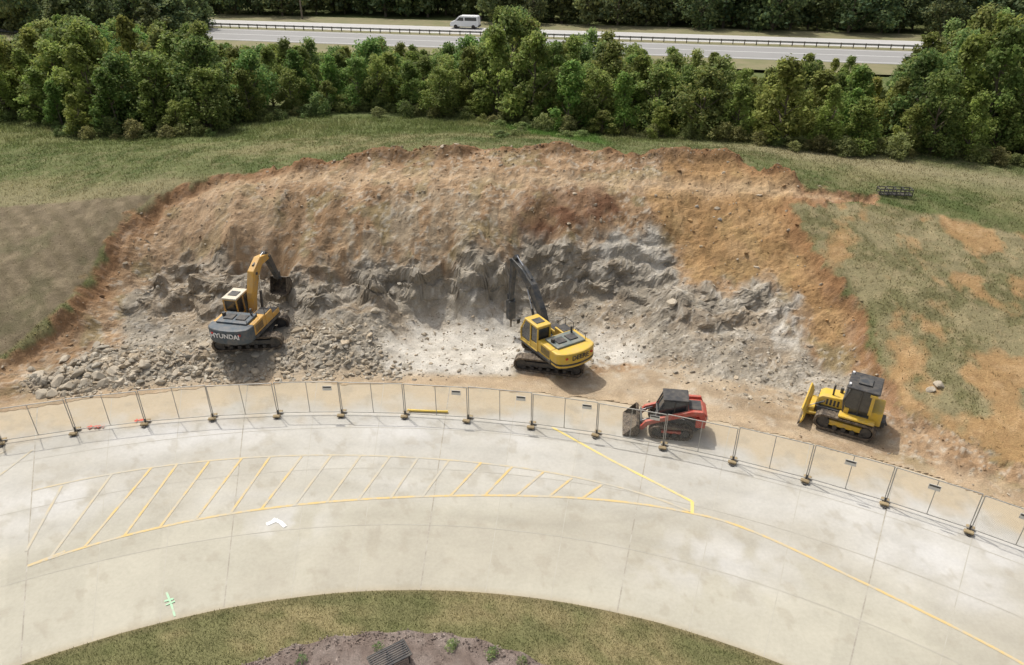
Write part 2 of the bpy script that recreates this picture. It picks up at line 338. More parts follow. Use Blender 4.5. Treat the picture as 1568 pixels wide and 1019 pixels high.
prob=m_['rub']*.28*sstep(.38,.58,m_['med'])+m_['rub']*.06+m_['rock']*(1-m_['white'])*.12*(1-.75*face)+m_['rock']*m_['white']*.04+m_['exc']*.05*sstep(.35,.6,m_['fine'])*(1-m_['rock']*face)+m_['crest']*m_['exc']*.12+m_['floor']*-.035
prob=np.where(m_['r']<R1+.15,0,prob)
for q in(EXC1,EXC2,DOZ): prob=np.where(np.hypot(cx-q[0],cy-q[1])<2.1,prob*.25,prob)
k=rng.random(len(cx))<prob
px,py,pz=cx[k],cy[k],z_[k]; rub=m_['rub'][k]*m_['rock'][k]; rk=m_['rock'][k]; N=k.sum()
size=.035+.05*rng.random(N)**2+.17*rub*rng.random(N)**4+.12*rng.random(N)**9
left=sstep(-17,-24,px)*rub; size+=left*.16*rng.random(N)**3
size=np.minimum(size,.38)
g=rng.uniform(.65,1.3,N)[:,None]
pale=(rng.random(N)<.35)[:,None]
soilc=np.where(pale,np.array([.38,.32,.24])[None]*g,c_[k]*rng.uniform(.6,1.35,N)[:,None])
tb=rng.random(N)[:,None]
col=((np.array([.40,.365,.30])[None]*tb+np.array([.38,.31,.22])[None]*(1-tb))*g)*rk[:,None]+soilc*(1-rk[:,None])
pos=np.stack([px,py,pz+size*.05],1)
sel=size<.12
scatter_rocks('rubble_stones',pos[sel],size[sel],col[sel],1,M_ROCK)
scatter_rocks('rubble_rocks',pos[~sel],size[~sel],col[~sel],2,M_ROCK)
def boulder(u,v,s,col=(.46,.40,.31)):
    g_=G(u,v); rr=random.Random(int(u*v))
    bm=bmesh.new(); bmesh.ops.create_icosphere(bm,subdivisions=3,radius=1)
    pl=[Vector((rr.uniform(-1,1),rr.uniform(-1,1),rr.uniform(-.6,1))).normalized() for _ in range(9)]
    for q in bm.verts:
        for p in pl:
            d=q.co.dot(p)
            if d>.62: q.co-=p*(d-.62)*.97
        q.co=Vector((q.co.x*1.2,q.co.y*.9,q.co.z*.7))*s
    me=bpy.data.meshes.new('boulder'); bm.to_mesh(me); bm.free(); me.materials.append(M_ROCK)
    kk=rr.uniform(.8,1.1); at=me.color_attributes.new(name='Col',type='FLOAT_COLOR',domain='POINT'); at.data.foreach_set('color',np.tile([col[0]*kk,col[1]*kk,col[2]*kk,1],len(me.vertices)).astype(np.float32))
    ob=bpy.data.objects.new('boulder',me); ob.location=(g_[0],g_[1],gz(g_[0],g_[1])+s*.15); ob.rotation_euler=(rr.uniform(-.3,.3),rr.uniform(-.3,.3),rr.uniform(0,6)); scene.collection.objects.link(ob)
for b in [(62,575,.42),(90,588,.40),(118,575,.37),(150,578,.42),(172,572,.38),(185,590,.3),(80,604,.36),(45,560,.3),(130,590,.33),(97,545,.33),(103,592,.40),(160,592,.33),(66,608,.36),(245,588,.3),(205,580,.3),(220,562,.3),(1028,467,.36),(1436,594,.30),(1100,312,.2,(.40,.34,.26)),(1068,308,.14,(.4,.36,.3)),(1425,600,.22),(1103,330,.16,(.42,.38,.33)),(145,520,.28),(160,550,.26),(270,575,.28),(575,485,.25),(930,540,.16),(1075,370,.13,(.42,.33,.22))]: boulder(*b)

# ------------------------------------------------------------------ grass
def blades(name,x,y,z,h,w,col,mat,lean=.5):
    N=len(x); a=rng.uniform(0,6.28,N); b=rng.uniform(0,6.28,N); l=h*lean*rng.random(N)
    dx=np.cos(a)*w/2; dy=np.sin(a)*w/2
    v=np.stack([np.stack([x-dx,y-dy,z-.03],1),np.stack([x+dx,y+dy,z-.03],1),np.stack([x+np.cos(b)*l,y+np.sin(b)*l,z+h],1)],1).reshape(-1,3)
    return fast_mesh(name,v,np.arange(N*3).reshape(N,3),np.repeat(col,3,axis=0),[mat])
M_GRASS=leaf_mat('grass_blades',.5)
N=300000
gy=22+rng.random(N)*46; gx=(rng.random(N)*2-1)*(12+gy*.62)
z_,c_,m_=terrain(gx,gy)
pr=(1-m_['exc'])*(.35+.6*sstep(.35,.6,m_['med'])); pr*=np.where(m_['rs']>.5,(1-m_['org2']*.88)*.7,1); pr*=np.where(m_['field']>.5,.3,1); pr=np.where(m_['r']<R1+.3,0,pr)
k=rng.random(N)<pr
hh=np.where(m_['field'][k]>.5,.05,.10)*rng.uniform(.5,1.6,k.sum())*(1+1.3*sstep(54,64,gy[k]))
gc=c_[k]; gc=np.where((m_['rs'][k]>.5)[:,None],gc*.35+np.array([.22,.20,.10])*.6,gc)
cc=gc*rng.uniform(.9,1.7,k.sum())[:,None]
blades('meadow_grass',gx[k],gy[k],z_[k],hh,.04+.05*rng.random(k.sum()),cc,M_GRASS,1.3)

# ------------------------------------------------------------------ road
def rout(phi):
    d=np.stack([np.cos(phi),np.sin(phi)],-1); o=C2-C1; b=d@o; cc=o@o-R1*R1
    return -b+np.sqrt(b*b-cc)
def rp(phi,f):
    ro=rout(phi); rho=R2+(ro-R2)*f
    return C2[0]+np.cos(phi)*rho, C2[1]+np.sin(phi)*rho
JA=[117.6+14*2,117.6+14,117.6,104.2,89.5,74.4,58.6,44,30]
ph=np.radians(np.concatenate([np.arange(15,165,.18),np.arange(165,375.1,3)])); ff_=np.linspace(0,1,90)
PH,FF=np.meshgrid(ph,ff_)
ro=rout(PH.ravel()); rho=R2+(ro-R2)*FF.ravel(); x=C2[0]+np.cos(PH.ravel())*rho; y=C2[1]+np.sin(PH.ravel())*rho; fr_=FF.ravel()
fj=[0,.245,.50,.715,1.01]
pi=np.floor((np.degrees(PH.ravel())-.5)/4.93).astype(int); ri=np.searchsorted(fj,fr_,side='right')
tint=.955+.09*TAB[(pi*37)&255,(ri*91)&255]
cc=mixv(np.zeros((len(x),3))+np.array([.425,.40,.325]),(.445,.425,.375),sstep(.25,.6,fr_))*tint[:,None]
st=fbm(x*.25,y*.25,5); cc=mixv(cc,(.37,.34,.275),sstep(.45,.7,st)*.55); cc=mixv(cc,(.52,.505,.47),sstep(.48,.72,fbm(x*.18+40,y*.4,5))*.8*sstep(.3,.5,fr_))
for (u,v,rx,ry) in [(90,765,2.0,1.6),(300,660,4,1.2),(620,660,3,1),(1100,860,3,1.5),(440,800,1.5,1.),(1480,860,3,1.5)]:
    q_=S(u,v); cc=mixv(cc,(.56,.55,.53),np.exp(-((x-q_[0])/rx)**2-((y-q_[1])/ry)**2)*.6*sstep(.3,.6,fbm(x*1.1+9,y*1.1,4)))
w_=fbm(x*.9,y*.9,4); cc=mixv(cc,(.45,.36,.235),sstep(.78,.92,fr_+(w_-.5)*.22)*.8)
cc=mixv(cc,(.36,.29,.18),np.exp(-(fr_/.012)**2)*.5)
cc*= (1-.06*np.exp(-((fr_-.30+.02*w_)/.025)**2)-.06*np.exp(-((fr_-.41+.02*w_)/.025)**2)-.05*np.exp(-((fr_-.62)/.02)**2)-.05*np.exp(-((fr_-.84)/.02)**2))[:,None]
for (cxx,cyy,rad) in [(-16,14,9.0),(-16,14,7.4),(2,40,17),(2,40,18.7),(-24,30,13)]:
    dd=np.abs(np.hypot(x-cxx,y-cyy)-rad); cc*=(1-.07*np.exp(-(dd/.14)**2)*sstep(.4,.6,fbm(x*.5+cxx,y*.5,3)))[:,None]
sp_=sstep(.64,.72,fbm(x*1.7+33,y*1.7+3,4)); cc=mixv(cc,(.32,.285,.22),sp_*.35)
V=np.stack([x,y,np.zeros_like(x)],1); a,b=PH.shape; idx=np.arange(a*b).reshape(a,b)
Fc=np.stack([idx[:-1,:-1],idx[:-1,1:],idx[1:,1:],idx[1:,:-1]],-1).reshape(-1,4)
xo=x.reshape(a,b)[-1]; yo=y.reshape(a,b)[-1]; o=len(V); V=np.vstack([V,np.stack([xo,yo,np.full_like(xo,-.3)],1)]); cc=np.vstack([cc,np.tile([.35,.3,.22],(b,1))])
e=np.stack([idx[-1,:-1],idx[-1,1:],o+np.arange(1,b),o+np.arange(b-1)],-1); Fc=np.vstack([Fc,e])
M_CONC=attr_mat('concrete',.7,7,.88,1.10,.12,40,.85)
fast_mesh('concrete_road',V,Fc,cc,[M_CONC])
def ribbon(name,pts,w,z,mat,parent=None,dens=.25):
    p=np.array([q[:2] for q in pts],float); d=np.r_[0,np.cumsum(np.hypot(*np.diff(p,axis=0).T))]
    m=max(2,int(d[-1]/dens)); s_=np.linspace(0,d[-1],m)
    if len(p)>3:
        dg=min(5,len(p)-1); sx=np.polyfit(d/d[-1],p[:,0],dg); sy=np.polyfit(d/d[-1],p[:,1],dg); q=np.stack([np.polyval(sx,s_/d[-1]),np.polyval(sy,s_/d[-1])],1)
    else: q=np.stack([np.interp(s_,d,p[:,0]),np.interp(s_,d,p[:,1])],1)
    t=np.gradient(q,axis=0); t/=np.linalg.norm(t,axis=1)[:,None]; nn=np.stack([-t[:,1],t[:,0]],1)*w/2
    V=np.vstack([np.c_[q+nn,np.full(m,z)],np.c_[q-nn,np.full(m,z)]]); i=np.arange(m-1)
    return fast_mesh(name,V,np.stack([i,i+1,m+i+1,m+i],1),None,[mat],parent=parent)
def worn(name,col,under=(.43,.405,.34),lo=.42,hi=.58,k0=.15,k1=.95):
    m,nt,b=new_mat(name); N=nt.nodes; L=nt.links
    tc=N.new('ShaderNodeTexCoord'); n1=N.new('ShaderNodeTexNoise'); n1.inputs['Scale'].default_value=1.3; n1.inputs['Detail'].default_value=10; n1.inputs['Roughness'].default_value=.75
    L.new(tc.outputs['Object'],n1.inputs['Vector']); r=N.new('ShaderNodeMapRange'); r.inputs[1].default_value=lo; r.inputs[2].default_value=hi; r.inputs[3].default_value=k0; r.inputs[4].default_value=k1
    L.new(n1.outputs['Fac'],r.inputs[0]); mx=N.new('ShaderNodeMix'); mx.data_type='RGBA'; mx.inputs[6].default_value=(*under,1); mx.inputs[7].default_value=(*col,1)
    L.new(r.outputs[0],mx.inputs[0]); L.new(mx.outputs[2],b.inputs['Base Color']); b.inputs['Roughness'].default_value=.8; return m
M_YEL=worn('worn_yellow_paint',(.60,.43,.16)); M_YELF=worn('faded_yellow_paint',(.54,.43,.24),k0=.0,k1=.6); M_YELB=worn('bright_yellow_paint',(.70,.55,.17),k0=.4,k1=1)
M_JOINT=worn('joint_sealant',(.24,.21,.165),k0=.15,k1=.8); M_JF=worn('faint_joint',(.31,.285,.23),k0=.05,k1=.5)
mk=empty('road_markings')
jn=empty('concrete_joints')
for i,aj in enumerate(JA):
    ribbon('joint_radial_%d'%i,[rp(np.radians(aj),f) for f in(0.005,.5,.995)],.045,.004,M_JOINT,jn)
    nxt=JA[i+1] if i+1<len(JA) else aj-14
    for q in(1/3,2/3):
        ribbon('joint_minor_%d'%i,[rp(np.radians(aj+(nxt-aj)*q),f) for f in(0.005,.5,.995)],.025,.004,M_JF,jn)
for i,f in enumerate(fj[1:-1]):
    pts=[rp(np.radians(a_),f) for a_ in np.linspace(20,160,120)]
    p=np.array(pts); t_=np.gradient(p,axis=0); t_/=np.linalg.norm(t_,axis=1)[:,None]; nn=np.stack([-t_[:,1],t_[:,0]],1)*.015
    V=np.vstack([np.c_[p+nn,np.full(120,.006)],np.c_[p-nn,np.full(120,.006)]]); k=np.arange(119)
    fast_mesh('joint_long_%d'%i,V,np.stack([k,k+1,120+k+1,120+k],1),None,[M_JF],parent=jn)
def line(name,pts,w,mat,z=.009): ribbon(name,[S(*p) for p in pts],w,z,mat,mk)
upper=[(50,752),(140,733),(225,717),(370,703),(540,698),(680,704),(780,715),(880,733),(975,753),(1060,786)]
lower=[(42,868),(120,842),(190,822),(300,796),(400,781),(540,767),(665,760),(790,760),(900,765),(985,773),(1060,787)]
line('edge_line_upper',upper,.10,M_YELF); line('edge_line_lower',lower,.12,M_YEL)
line('edge_line_right',[(1060,787),(1120,803),(1190,830),(1320,893),(1450,955),(1568,1019),(1640,1062)],.12,M_YEL)
line('edge_line_left',[(42,868),(100,845)],.12,M_YEL,.012)
line('taper_line_a',[(845,655),(935,705),(1060,769)],.12,M_YELB); line('taper_line_b',[(1060,769),(1064,778),(1060,787)],.14,M_YELB,.012)
for i,(a_,b_,m_) in enumerate([((40,845),(95,745),M_YELF),((75,858),(172,726),M_YELF),((130,838),(232,717),M_YEL),((190,822),(272,711),M_YEL),((245,808),(320,708),M_YEL),((300,796),(370,703),M_YEL),((353,787),(413,701),M_YEL),((400,781),(462,700),M_YEL),((450,776),(507,699),M_YELF),((500,771),(552,699),M_YELF),((548,767),(597,700),M_YELF),((598,764),(640,702),M_YELF),((647,761),(688,705),M_YELF),((690,760),(737,709),M_YEL),((742,760),(784,716),M_YEL),((790,760),(832,724),M_YEL),((840,762),(876,733),M_YEL),((890,765),(922,743),M_YEL)]):
    line('hatch_%d'%i,[a_,((a_[0]+b_[0])/2,(a_[1]+b_[1])/2),b_],.11,m_,.013)
for i,(a_,b_) in enumerate([((-60,775),(50,690)),((-90,745),(10,690))]): line('hatch_far_%d'%i,[a_,b_],.1,M_YELF,.013)
M_WP=worn('white_survey_paint',(.80,.80,.78),k0=.2,k1=1,lo=.42,hi=.52); M_GP=worn('green_survey_paint',(.35,.72,.42),k0=.0,k1=.85)
line('white_mark_a',[(408,804),(420,797),(426,797)],.18,M_WP,.017); line('white_mark_b',[(418,796),(430,801),(437,808)],.16,M_WP,.021)
line('green_mark_a',[(255,908),(262,925),(268,945)],.07,M_GP,.017); line('green_mark_b',[(252,922),(262,912),(266,918)],.08,M_GP,.021); line('green_mark_c',[(254,928),(262,930),(268,922)],.06,M_GP,.025)

# ------------------------------------------------------------------ island lawn
ra=np.radians(np.arange(0,360.1,1)); rr=np.concatenate([[0,6,12,16],np.arange(18,R2-.01,.3),[R2-.04,R2]])
RR,AA=np.meshgrid(rr,ra); x=C2[0]+RR.ravel()*np.cos(AA.ravel()); y=C2[1]+RR.ravel()*np.sin(AA.ravel())
def lawn_z(x,y): 
    r=np.hypot(x-C2[0],y-C2[1]); return .05+.35*sstep(R2,R2-6,r)+.05*(fbm(x*.6,y*.6,3)-.5)
def lawn_c(x,y):
    m=fbm(x*.5+3,y*.5,4); f=fbm(x*2.2,y*2.2+9,4); c=np.zeros((len(x),3))+np.array([.17,.165,.075]); c=mixv(c,(.28,.23,.12),sstep(.40,.60,m)*.8); c=mixv(c,(.12,.13,.05),sstep(.5,.7,f)*.6)
    r=np.hypot(x-C2[0],y-C2[1]); return mixv(c,(.17,.135,.075),sstep(R2-.25,R2,r)*.7)
z=lawn_z(x,y); z=np.where(RR.ravel()>=R2-.001,-.02,z); a,b=RR.shape; idx=np.arange(a*b).reshape(a,b)
Fc=np.stack([idx[:-1,:-1],idx[:-1,1:],idx[1:,1:],idx[1:,:-1]],-1).reshape(-1,4)
fast_mesh('lawn',np.stack([x,y,z],1),Fc,lawn_c(x,y),[attr_mat('lawn_turf',1.5,14,.7,1.3,.6,30)],smooth=True)
mulch_pts=[(300,1060),(370,1018),(450,985),(530,968),(600,962),(660,964),(720,972),(800,998),(850,1022),(900,1060)]
mul=np.array([S(u,v,.3)[:2] for u,v in mulch_pts]); 
q=[]
for i in range(len(mul)-1):
    for t_ in np.linspace(0,1,12,endpoint=False): q.append(mul[i]*(1-t_)+mul[i+1]*t_)
q=np.array(q+[mul[-1]]); q[:,1]+= .06*np.sin(q[:,0]*5)
lay=[]
NL=26
for f in np.linspace(0,1,NL): lay.append(q*(1-f)+(np.stack([q[:,0],np.full(len(q),7.)],1))*f)
L=np.array(lay).reshape(-1,2); fl=np.repeat(np.linspace(0,1,NL),len(q))
zz=lawn_z(L[:,0],L[:,1])+.01+.10*sstep(0,.06,fl)+.05*(fbm(L[:,0]*4,L[:,1]*4,3)-.5)
def mul_c(x,y):
    c=np.zeros((len(x),3))+np.array([.20,.155,.13]); return mixv(c,(.27,.22,.19),sstep(.4,.7,fbm(x*3,y*3,4)))
idx=np.arange(NL*len(q)).reshape(NL,len(q)); Fc=np.stack([idx[:-1,:-1],idx[:-1,1:],idx[1:,1:],idx[1:,:-1]],-1).reshape(-1,4)
M_MUL=attr_mat('mulch',4,30,.6,1.4,.8,50)
fast_mesh('mulch_bed',np.c_[L,zz],Fc,mul_c(L[:,0],L[:,1]),[M_MUL])
def in_mulch(x,y): return sdf(x,y,np.vstack([q,[[q[-1,0],7],[q[0,0],7]]]))>0
N=16000; x=rng.uniform(-14,4,N); y=rng.uniform(10,17.2,N); k=in_mulch(x,y); x=x[k];y=y[k]
scatter_rocks('mulch_chips',np.c_[x,y,lawn_z(x,y)+.1],rng.uniform(.02,.05,len(x)),mul_c(x,y)*rng.uniform(.5,1.9,len(x))[:,None],1,M_MUL,.5)
N=200000; x=rng.uniform(-22,16,N); y=rng.uniform(10,18.1,N); r_=np.hypot(x-C2[0],y-C2[1]); k=(r_<R2-.03-.1*rng.random(N))&(~in_mulch(x,y)); x=x[k]; y=y[k]
blades('lawn_grass',x,y,lawn_z(x,y),rng.uniform(.03,.08,len(x)),.02+.02*rng.random(len(x)),lawn_c(x,y)*rng.uniform(.85,1.7,len(x))[:,None],M_GRASS,1.3)

# ------------------------------------------------------------------ trees
M_LEAF=leaf_mat('foliage',.45); M_BARK=plain('bark',(.17,.14,.10),.9,dirt=.3,dcol=(.09,.07,.05))
def tree_mesh(name,h,r,seed,nleaf,low,hue=(.115,.160,.034),ls=.32,trunk=True,pointy=.7):
    R=np.random.default_rng(seed); mb=MB()
    th=h*.75
    if trunk:
        p=Vector((0,0,-.4)); rad=h*.02+.03; pts=[(p,rad)]
        for i in range(4):
            p=p+Vector((R.uniform(-.2,.2)*h*.08,R.uniform(-.2,.2)*h*.08,th/4)); rad*=.72; pts.append((p,rad))
        for (p0,a0),(p1,a1) in zip(pts,pts[1:]): mb.tube(p0,p1,a0,a1,7)
    nl=int(R.integers(15,24)); lobes=[]
    for i in range(nl):
        f=(i+.5)/nl; zc=h*(low+.08+(.90-low)*f); env=r*math.sin(math.pi*min(1,.28+.70*f))**pointy
        a=i*2.4+R.uniform(-.7,.7); d=env*R.uniform(.2,.95)
        lr=r*R.uniform(.20,.42)*(1-.35*f)
        c=Vector((math.cos(a)*d,math.sin(a)*d,zc)); lobes.append((c,lr,R.uniform(.7,1.35)))
        if trunk:
            s0=Vector((0,0,max(.3,zc-d*.8-.3))); mb.tube(s0,c,h*.008+.015,.012,5)
    lobes.append((Vector((R.uniform(-.2,.2)*r,R.uniform(-.2,.2)*r,h*.95)),r*.2,1.2))
    wts=np.array([l[1]**2 for l in lobes]); wts/=wts.sum(); li=R.choice(len(lobes),nleaf,p=wts)
    cen=np.array([l[0][:] for l in lobes])[li]; lr=np.array([l[1] for l in lobes])[li]; br=np.array([l[2] for l in lobes])[li]
    d=R.normal(size=(nleaf,3)); d[:,2]+=.25; d/=np.linalg.norm(d,axis=1)[:,None]
    rad=lr*(R.uniform(.5,1.4,nleaf)+.18*np.sin(d[:,0]*7+li)+.18*np.sin(d[:,1]*9+2*li))
    pos=cen+d*rad[:,None]*np.array([1,1,.85]); pos[:,2]=np.maximum(pos[:,2],.05+.25*R.random(nleaf))
    nrm=d*.6+R.normal(size=(nleaf,3))*.6+np.array([0,0,.5]); nrm/=np.linalg.norm(nrm,axis=1)[:,None]
    a=np.cross(nrm,R.normal(size=(nleaf,3))); a/=np.linalg.norm(a,axis=1)[:,None]; b=np.cross(nrm,a)
    s=ls*R.uniform(.45,1.25,nleaf)[:,None]
    quad=np.stack([pos-a*s*.5,pos+b*s*.36-nrm*s*.06,pos+a*s*.5,pos-b*s*.36-nrm*s*.06],1).reshape(-1,3)
    hue=np.array(hue)*np.array([1.38,1.42,1.75]); yc=np.array([.31,.31,.085])
    k=np.clip(R.normal(.20,.18,nleaf),0,.8)[:,None]
    cl=(hue*(1-k)+yc*k)*(br*R.uniform(.7,1.3,nleaf))[:,None]
    nv=len(mb.v)
    V=np.vstack([np.array(mb.v).reshape(-1,3),quad]) if nv else quad
    fq=[f for f in mb.f if len(f)==4]; 
    Fc=np.vstack([np.array(fq).reshape(-1,4),np.arange(nleaf*4).reshape(-1,4)+nv]) if nv else np.arange(nleaf*4).reshape(-1,4)
    col=np.vstack([np.tile([.1,.08,.06],(nv,1)),np.repeat(cl,4,axis=0)]) if nv else np.repeat(cl,4,axis=0)
    mi=np.r_[np.ones(len(fq),int),np.zeros(nleaf,int)]
    ob=fast_mesh(name,V,Fc,col,[M_LEAF,M_BARK],mi); me=ob.data; bpy.data.objects.remove(ob); return me
protos=[tree_mesh('tree_a',7,2.7,1,4700,.04),tree_mesh('tree_b',7,2.2,2,4100,.02,(.135,.175,.036),pointy=1.1),tree_mesh('tree_c',7,3.0,3,4900,.05,(.095,.145,.034)),
        tree_mesh('tree_d',7,2.0,4,3700,.06,(.165,.185,.036),pointy=1.2),tree_mesh('tree_e',7,2.6,5,4500,.03,(.10,.155,.028),pointy=.9),tree_mesh('tree_f',7,2.3,6,4100,.03,(.125,.165,.045),pointy=1.0),tree_mesh('tree_g',7,2.9,8,4800,.02,(.11,.15,.03),pointy=.8)]
farp=[tree_mesh('far_tree_a',8,3.2,31,1900,.03,(.078,.108,.042),.55),tree_mesh('far_tree_b',8,2.7,32,1800,.03,(.088,.114,.044),.55),tree_mesh('far_tree_c',8,3.4,33,2000,.05,(.070,.102,.042),.55)]
bush=[tree_mesh('bush_a',2.2,1.6,11,1800,.0,(.12,.155,.045),.2,False),tree_mesh('bush_b',2.0,1.3,12,1500,.0,(.16,.165,.055),.2,False)]
def place(name,me,x,y,z,sx,sz,parent=None):
    ob=bpy.data.objects.new(name,me); ob.location=(x,y,z); ob.scale=(sx,sx,sz); ob.rotation_euler=(random.uniform(-.05,.05),random.uniform(-.05,.05),random.uniform(0,6.28)); scene.collection.objects.link(ob)
    if parent: ob.parent=parent
    return ob
bl=np.array([(-300,215),(-100,195),(40,184),(75,192),(100,210),(330,207),(370,190),(450,180),(560,172),(620,178),(750,187),(880,205),(1000,212),(1120,217),(1200,228),(1300,238),(1420,240),(1568,254),(1750,262),(1950,270)],float)
sky=np.array([(-300,0),(0,45),(60,40),(130,12),(210,22),(250,42),(300,28),(350,52),(400,54),(450,52),(500,64),(560,60),(620,60),(700,70),(740,52),(770,10),(800,2),(832,24),(850,58),(880,32),(910,36),(935,64),(1000,76),(1050,66),(1100,80),(1130,98),(1160,104),(1230,84),(1290,88),(1340,100),(1385,106),(1405,45),(1440,15),(1500,-5),(1600,-20),(1950,-20)],float)
G_=[G(u,v) for u,v in bl]; BX=np.array([g[0] for g in G_]); BY=np.array([g[1] for g in G_])
def proj(x,y,z):
    dp=y*C30+(H-z)*S30; up=y*S30-(H-z)*C30; return 784+F*x/dp,510-F*up/dp
def ztop(x,y,v):
    k=(510-v)/F; t=y/(C30+k*S30); return H+(-S30+k*C30)*t
mass=empty('tree_belt')
rows=[0,2.6,5.4,8.5,12,16,21,27,34]
for ri_,off in enumerate(rows):
    x=-75.0
    while x<75:
        x+=random.uniform(1.8,3.5)*(1+off*.03)
        yy=float(np.interp(x,BX,BY))+off+1.3+random.uniform(-.9,.9)
        z0=gz(x,yy)-.1; u,v=proj(x,yy,z0+3)
        if not(-350<u<1950): continue
        sk=float(np.interp(u,sky[:,0],sky[:,1]))+random.uniform(-10,22)
        nat=random.uniform(4.4,8.2)+(1.5 if u<360 or u>1400 else 0)
        if 745<u<835 and off>5: nat+=3
        mxh=ztop(x,yy,sk)-z0
        if ri_==0: nat*=random.uniform(.4,.95)
        hh=min(nat,mxh)
        if hh<1.2: continue
        me=random.choice(protos); sz=hh/7.4; sx=max(.5,min(1.05,sz*random.uniform(.85,1.25)))
        place('deciduous_tree' if ri_<2 else 'belt_tree',me,x,yy,z0,sx,sz,None if ri_<2 else mass)
und=empty('roadside_shrubs')
x=-75.0
while x<75:
    x+=random.uniform(.9,1.9); yy=float(np.interp(x,BX,BY))+random.uniform(-.8,1.0)
    s=random.uniform(.3,.9); place('shrub_mass',random.choice(bush),x,yy,gz(x,yy)-.1,s,s*random.uniform(.6,1.1),und)
for i in range(26):
    g_=G(random.uniform(750,930),random.uniform(188,212)); place('shrub_mass',bush[0],g_[0],g_[1],g_[2],.5,.22,und)
for (u,v,s) in [(60,178,.9),(30,175,.8),(580,180,.6),(1232,225,.5),(1560,235,.9),(1450,225,.8),(1215,232,.5),(455,178,.5)]:
    g_=G(u,v); place('shrub_mass',bush[1],g_[0],g_[1],g_[2],s,s*.7,und)
A_=np.array(S(500,41,.5)[:2]); B_=np.array(S(1390,69,.5)[:2]); dr=(B_-A_)/np.linalg.norm(B_-A_); nr=np.array([-dr[1],dr[0]])
if nr[1]<0: nr=-nr
far=empty('distant_forest')
for rowi,off in enumerate([15,20,27,36,48,64,85]):
    t_=-260.0
    while t_<330:
        t_+=random.uniform(3.6,6.2)*(1+.12*rowi); o2=off+random.uniform(-2.5,2.5)
        if rowi<2 and -15<t_<26 : o2+=8
        p=A_+dr*t_+nr*o2; s=random.uniform(.9,1.7)*(1+.05*rowi); z0=gz(*p)
        place('forest_tree',random.choice(farp),p[0],p[1],z0+off*.03,s*1.05,s,far)
for i in range(60):
    t_=random.uniform(-90,-22); p=A_+dr*t_-nr*random.uniform(4,26)
    place('belt_tree',random.choice(farp),p[0],p[1],gz(*p),1.2,random.uniform(.9,1.5),mass)

# ------------------------------------------------------------------ highway
M_ASP=plain('highway_asphalt',(.27,.265,.255),.9,dirt=.2,dcol=(.22,.215,.205),scale=.2); M_ASB=plain('highway_concrete',(.44,.43,.41),.85,dirt=.2,dcol=(.38,.37,.355),scale=.15)
M_VERGE=plain('verge',(.21,.185,.10),.95,dirt=.4,dcol=(.12,.14,.05),scale=.3); M_WL=plain('highway_paint',(.75,.75,.72),.7,dirt=.1)
hwy=empty('highway')
def strip(name,o0,o1,z,mat,t0=-300,t1=380):
    q=[A_+dr*t0+nr*o0,A_+dr*t1+nr*o0,A_+dr*t1+nr*o1,A_+dr*t0+nr*o1]
    fast_mesh(name,[(a[0],a[1],z) for a in q],[[0,1,2,3]],None,[mat],parent=hwy)
strip('far_carriageway',-4.5,4.5,.5,M_ASB); strip('near_carriageway',-21,-7.5,.5,M_ASP); strip('median',-7.5,-4.5,.49,M_VERGE); strip('verge_far',4.5,14,.48,M_VERGE); strip('verge_near',-30,-21,.48,M_VERGE)
for i,o in enumerate((-20,-13.9,-8.6,-3.8,3.8)): strip('lane_line_%d'%i,o-.1,o+.1,.51,M_WL)
M_STEEL=plain('galvanised_steel',(.34,.34,.33),.5,.6,dirt=.2,dcol=(.2,.19,.17)); M_DSTEEL=plain('weathered_posts',(.13,.12,.10),.8,dirt=.3)
def guardrail(off):
    root=empty('guardrail'); mb=MB(); pb=MB(); ang=math.atan2(dr[1],dr[0])
    p0=A_+dr*-150+nr*off; p1=A_+dr*200+nr*off
    prof=[(-.03,.48),(.05,.54),(-.01,.62),(.05,.70),(-.03,.78),(-.08,.78),(-.08,.48)]
    M=Matrix.Translation((p0[0],p0[1],.5))@Matrix.Rotation(ang,4,'Z')
    mb.prism(prof,'x',0,350,M)
    for i in range(0,175): pb.b2((i*2-.08,-.2,-.1),(i*2+.08,.0-.09,.82),M)
    mb.obj('rail',M_STEEL,root); pb.obj('posts',M_DSTEEL,root)
guardrail(-6.0)
M_WOOD=plain('weathered_pole',(.18,.15,.12),.9)
def pole(u,v,hh):
    p=S(u,v,.5); mb=MB(); root=empty('utility_pole',(p[0],p[1],0)); mb.tube((0,0,-.5),(0,0,hh),.2,.13,10); mb.obj('pole',M_WOOD,root)
    c=MB(); c.box((0,0,hh-.8),(2.6,.14,.16)); c.obj('crossarm',M_WOOD,root)
    i=MB()
    for x in(-1.1,0,1.1): i.tube((x,0,hh-.7),(x,0,hh-.45),.06)
    i.obj('insulators',M_STEEL,root)
pole(463,30,11); pole(918,30,11)

